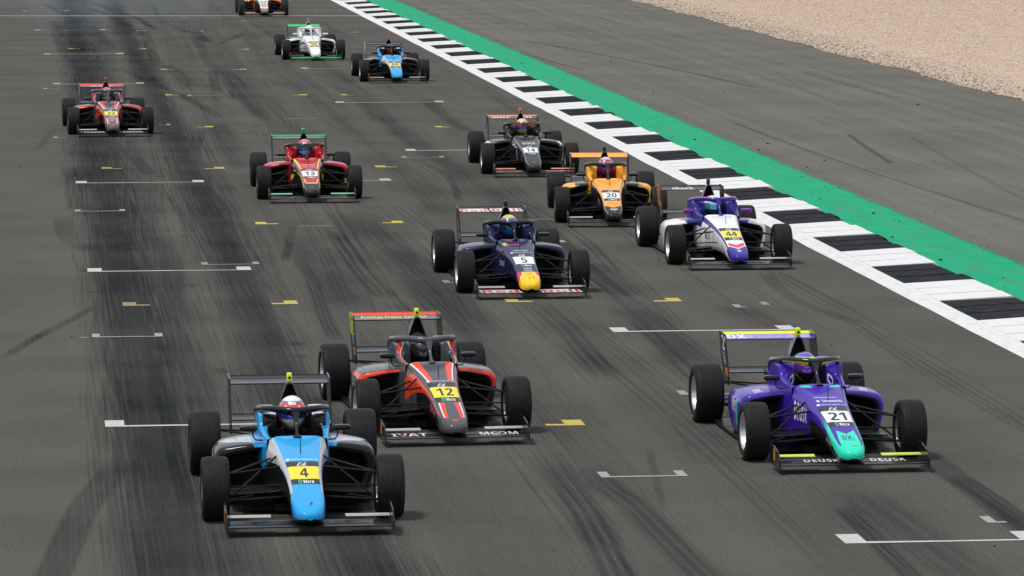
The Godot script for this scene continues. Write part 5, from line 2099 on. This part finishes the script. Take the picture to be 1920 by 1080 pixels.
func green_image() -> Image:
	var w := 128
	var h := 1024
	var im := Image.create(w, h, false, Image.FORMAT_RGBA8)
	var f := FastNoiseLite.new()
	f.seed = 61
	f.frequency = 0.05
	var f2 := FastNoiseLite.new()
	f2.seed = 62
	f2.frequency = 0.4
	for y in h:
		var ang := TAU * y / h
		var edge := 0.8 + 0.022 * f.get_noise_2d(cos(ang) * 60.0, sin(ang) * 60.0)
		for x in w:
			var u := (x + 0.5) / w
			var sp := f2.get_noise_2d(x * 1.4, y * 0.5)
			var a := clampf((edge - u) / 0.07 + 0.5 + sp * 0.35, 0.0, 1.0)
			var v := 1.0 + 0.12 * f.get_noise_2d(x * 0.5, y * 0.4) + 0.1 * sp
			var wear := clampf((f.get_noise_2d(x * 0.9 + 400.0, y * 0.25) - 0.22) * 2.2 + sp * 0.25, 0.0, 0.55)
			var c := Color(0.014 * v, 0.37 * v, 0.185 * v).lerp(Color(0.13, 0.2, 0.15), wear).linear_to_srgb()
			c.a = a
			im.set_pixel(x, y, c)
	return im


func build_kerb(rng: RandomNumberGenerator) -> void:
	var white := plain(Color.WHITE, 0.6)
	white.albedo_texture = noise_texture(71, 0.02, 512, [[0.0, grey(0.3, 0.29, 0.28)], [0.14, grey(0.62, 0.61, 0.6)], [0.35, grey(0.73, 0.725, 0.715)], [1.0, grey(0.77, 0.77, 0.765)]], 5)
	white.metallic_specular = 0.2
	white.uv1_triplanar = true
	white.uv1_world_triplanar = true
	white.uv1_scale = Vector3(0.35, 0.6, 1.1)
	var black := plain(Color.WHITE, 0.6)
	black.albedo_texture = noise_texture(74, 0.02, 512, [[0.0, grey(0.022, 0.024, 0.029)], [0.5, grey(0.036, 0.039, 0.045)], [0.85, grey(0.05, 0.052, 0.057)], [0.88, grey(0.3, 0.03, 0.03)], [0.95, grey(0.45, 0.04, 0.04)], [1.0, grey(0.45, 0.05, 0.05)]], 3)
	black.specular_mode = BaseMaterial3D.SPECULAR_DISABLED
	black.uv1_triplanar = true
	black.uv1_world_triplanar = true
	black.uv1_scale = Vector3(0.3, 0.6, 0.5)
	# a bed under the blocks, then each painted block with its three ribs
	var s := Shape.new()
	s.box(Vector3(11.56, -0.02, -80), Vector3(0.86, 0.044, 240))
	var kerb := structure("kerb", s.mesh(), plain(grey(0.05), 0.9))
	var lgth := 2.26
	for k in 76:
		var z1 := -50.96 + lgth * 16.0 - lgth * k
		s = Shape.new()
		for r in 3:
			var za := z1 - lgth * r / 3.0 - (0.006 if k % 2 == 0 else 0.0015)
			var zb := z1 - lgth * (r + 1) / 3.0 + (0.006 if k % 2 == 0 else 0.0015)
			var xo := 12.06 + rng.randf_range(-0.07, 0.05)
			var xi := 11.13
			var hi_n := 0.06 + rng.randf_range(-0.004, 0.004)
			var hi_f := hi_n - (0.012 if k % 2 == 0 else 0.004)
			# each rib falls away to the rear: a shallow saw tooth
			var a0 := Vector3(xi, 0.016, za)
			var a1 := Vector3(xo - 0.05, hi_n, za)
			var a2 := Vector3(xo, 0.006, za)
			var b0 := Vector3(xi, 0.008, zb)
			var b1 := Vector3(xo - 0.04 + rng.randf_range(-0.02, 0.02), hi_f, zb)
			var b2 := Vector3(xo + rng.randf_range(0.0, 0.05), 0.006, zb)
			s.quad(b0, b1, a1, a0)
			s.quad(b1, b2, a2, a1)
			var lo0 := Vector3(xi, 0.0, za)
			var lo1 := Vector3(xi, 0.0, zb)
			s.quad(a0, a1, Vector3(a1.x, 0.0, za), lo0)
			s.quad(a1, a2, Vector3(a2.x, 0.0, za), Vector3(a1.x, 0.0, za))
			s.quad(b1, b0, lo1, Vector3(b1.x, 0.0, zb))
			s.quad(b0, a0, lo0, lo1)
		piece("kerb_block", s.mesh(), black if k % 2 == 0 else white, kerb)
	# bits of tyre rubber flung off line
	var chip := Shape.new()
	pill(chip, Vector3.ZERO, Vector3(1.0, 0.45, 0.6), Vector2.ZERO, 2.6)
	var mm := MultiMesh.new()
	mm.transform_format = MultiMesh.TRANSFORM_3D
	mm.mesh = chip.mesh()
	mm.instance_count = 900
	for i in 900:
		var x := 0.0
		if i % 3 == 0:
			x = rng.randf_range(12.2, 13.4)
		elif i % 3 == 1:
			x = 13.3 + absf(rng.randfn(0.0, 3.4))
		else:
			x = rng.randf_range(-3.0, 10.7)
		var sz := rng.randf_range(0.01, 0.028) if i % 14 != 0 else rng.randf_range(0.03, 0.06)
		if i % 3 == 2:
			sz *= 0.6
		var b := Basis(Vector3.UP, rng.randf() * TAU).scaled(Vector3(sz, sz, sz))
		mm.set_instance_transform(i, Transform3D(b, Vector3(minf(x, 22.0), 0.006 + sz * 0.12, rng.randf_range(-33.0, -165.0))))
	var o := MultiMeshInstance3D.new()
	o.name = "rubber_debris"
	o.multimesh = mm
	o.material_override = plain(grey(0.02), 0.9)
	add_child(o)
	o.set_meta("kind", "stuff")
	o.set_meta("label", "small black crumbs of tyre rubber scattered over the asphalt")
	o.set_meta("category", "rubber debris")


func build_gravel(rng: RandomNumberGenerator) -> void:
	var f := FastNoiseLite.new()
	f.seed = 81
	f.frequency = 0.35
	f.fractal_octaves = 3
	var edge := func(z: float) -> float: return 22.0 + 0.22 * f.get_noise_2d(z * 0.4, 3.0) + 0.12 * f.get_noise_2d(z * 2.0, 9.0) + 0.004 * maxf(0.0, -z - 120.0)
	var height := func(x: float, z: float) -> float:
		var d: float = x - edge.call(z)
		return 0.003 + clampf(d / 1.2, 0.0, 1.0) * 0.07 + f.get_noise_2d(x, z) * 0.016 * clampf(d / 0.8, 0.0, 1.0)
	var s := Shape.new()
	var rows := []
	var uvs := []
	for i in 181:
		var z := -20.0 - 1.0 * i
		var row := PackedVector3Array()
		var tr := PackedVector2Array()
		for j in 41:
			var x: float = edge.call(z) + 34.0 * pow(j / 40.0, 1.8)
			row.append(Vector3(x, height.call(x, z), z))
			tr.append(Vector2(x, z))
		rows.append(row)
		uvs.append(tr)
	s.grid(rows, uvs, false, false, false, 1)
	var gm := plain(Color.WHITE, 0.95)
	gm.albedo_texture = noise_texture(83, 0.22, 1024, [[0.0, grey(0.34, 0.255, 0.185)], [0.25, grey(0.5, 0.385, 0.285)], [0.5, grey(0.6, 0.465, 0.35)], [0.75, grey(0.66, 0.52, 0.4)], [1.0, grey(0.71, 0.59, 0.48)]], 3)
	gm.uv1_triplanar = true
	gm.uv1_world_triplanar = true
	gm.uv1_scale = Vector3(0.7, 0.7, 0.15)
	structure("gravel_trap", s.mesh(), gm)
	# the stones themselves
	var stone := Shape.new()
	pill(stone, Vector3.ZERO, Vector3(1.0, 0.72, 0.85), Vector2.ZERO, 2.4)
	var sm := SphereMesh.new()
	sm.radial_segments = 6
	sm.rings = 3
	sm.radius = 0.5
	sm.height = 0.78
	var mm := MultiMesh.new()
	mm.transform_format = MultiMesh.TRANSFORM_3D
	mm.use_colors = true
	mm.mesh = sm
	var count := 400000
	mm.instance_count = count
	var tints := [Color(0.56, 0.43, 0.325), Color(0.61, 0.48, 0.37), Color(0.51, 0.39, 0.285), Color(0.63, 0.55, 0.465), Color(0.56, 0.4, 0.31), Color(0.41, 0.32, 0.24), Color(0.18, 0.15, 0.12)]
	for i in count:
		var z := rng.randf_range(-92.0, -172.0)
		var near := rng.randf()
		var e: float = edge.call(z)
		var x: float
		if i % 9 == 0:
			x = e + absf(rng.randfn(0.0, 0.8)) - 0.05
		else:
			x = e + near * (1.0 + (-z - 92.0) * 0.25)
		var d := x - e
		var sz := rng.randf_range(0.022, 0.05) if i % 60 != 0 else rng.randf_range(0.06, 0.09)
		var b := Basis(Vector3(rng.randfn(), rng.randfn(), rng.randfn()).normalized(), rng.randf() * TAU).scaled(Vector3(sz, sz * rng.randf_range(0.6, 1.0), sz))
		mm.set_instance_transform(i, Transform3D(b, Vector3(x, height.call(x, z) + sz * 0.12, z)))
		var dirt := d < 1.6 and rng.randf() < 0.4 - d * 0.22
		mm.set_instance_color(i, tints[6 if dirt or rng.randf() < 0.012 else rng.randi() % 6])
	var o := MultiMeshInstance3D.new()
	o.name = "gravel"
	o.multimesh = mm
	var stm := plain(Color.WHITE, 0.95)
	stm.vertex_color_use_as_albedo = true
	o.material_override = stm
	add_child(o)
	o.set_meta("kind", "stuff")
	o.set_meta("label", "loose tan gravel stones beyond the run-off asphalt")
	o.set_meta("category", "gravel")


func _ready() -> void:
	# camera: 5.6 m up, long lens, looking slightly down and to the right of the straight
	var cam := Camera3D.new()
	cam.name = "camera"
	cam.position = Vector3(0, 5.622, 0)
	cam.rotation_degrees = Vector3(-5.7525, -6.1468, 0)
	cam.fov = 7.6
	cam.near = 1.0
	cam.far = 4000.0
	add_child(cam)
	cam.current = true
	# bright overcast: a pale sky and a broad soft sun, high on the left
	var sky_m := ProceduralSkyMaterial.new()
	sky_m.sky_top_color = grey(0.46, 0.5, 0.555)
	sky_m.sky_horizon_color = grey(0.56, 0.575, 0.59)
	sky_m.ground_bottom_color = grey(0.1, 0.1, 0.09)
	sky_m.ground_horizon_color = grey(0.3, 0.3, 0.29)
	sky_m.sun_angle_max = 0.0
	var sky := Sky.new()
	sky.sky_material = sky_m
	var env := Environment.new()
	env.background_mode = Environment.BG_SKY
	env.sky = sky
	env.tonemap_mode = Environment.TONE_MAPPER_LINEAR
	env.tonemap_exposure = 1.35
	env.volumetric_fog_enabled = true
	env.volumetric_fog_density = 0.0
	env.sdfgi_enabled = true
	env.ssao_enabled = true
	env.ssil_enabled = true
	var we := WorldEnvironment.new()
	we.name = "world_environment"
	we.environment = env
	add_child(we)
	var sun := DirectionalLight3D.new()
	sun.name = "sun"
	sun.light_energy = 0.5
	sun.light_color = Color(1.0, 0.975, 0.94)
	sun.light_angular_distance = 10.0
	sun.shadow_enabled = true
	sun.rotation_degrees = Vector3(-66, 296, 0)
	add_child(sun)
	# materials
	font = SystemFont.new()
	font.font_names = PackedStringArray(["Droid Sans"])
	font.font_weight = 700
	mat.carbon = plain(grey(0.01), 0.4, 0.0, 0.1)
	mat.carbon.metallic_specular = 0.3
	mat.black = plain(grey(0.008), 0.8)
	mat.arm = plain(grey(0.01), 0.55)
	mat.arm.metallic_specular = 0.25
	mat.glass = plain(grey(0.5), 0.06, 1.0)
	mat.red_lens = plain(grey(0.3, 0.01, 0.01), 0.3)
	mat.rim = plain(grey(0.66, 0.66, 0.67), 0.38, 0.85)
	mat.tyre = plain(grey(0.0125, 0.0125, 0.013), 0.6)
	mat.tyre.metallic_specular = 0.3
	mat.tyre.albedo_color = Color.WHITE
	mat.tyre.albedo_texture = noise_texture(91, 0.03, 256, [[0.0, grey(0.0085)], [0.5, grey(0.0125, 0.0125, 0.013)], [0.75, grey(0.019, 0.0185, 0.018)], [1.0, grey(0.032, 0.03, 0.027)]], 4)
	mat.tyre.uv1_triplanar = true
	mat.tyre.uv1_scale = Vector3(6.0, 1.2, 1.2)
	mat.tyre_mark = plain(grey(0.32, 0.28, 0.06), 0.7)
	build_setting()
	build_car_meshes()
	for k in ARMS.size():
		var q: Array = ARMS[k]
		for side in [-1, 1]:
			M["arm%d_%d" % [k, side]] = arm_mesh(Vector3(q[0] * side, q[1], q[2]), Vector3(q[3] * side, q[4], q[5]), q[6])
	build_driver_meshes()
	for c in CARS:
		var car := make_car(c[0])
		var yaw := deg_to_rad(c[3])
		car.rotation.y = yaw
		car.position = Vector3(c[1], 0.0, c[2]) - Basis(Vector3.UP, yaw) * Vector3(-0.862, 0.0, 1.42)
		if HELMETS.has(c[0]):
			make_driver(c[0], car)
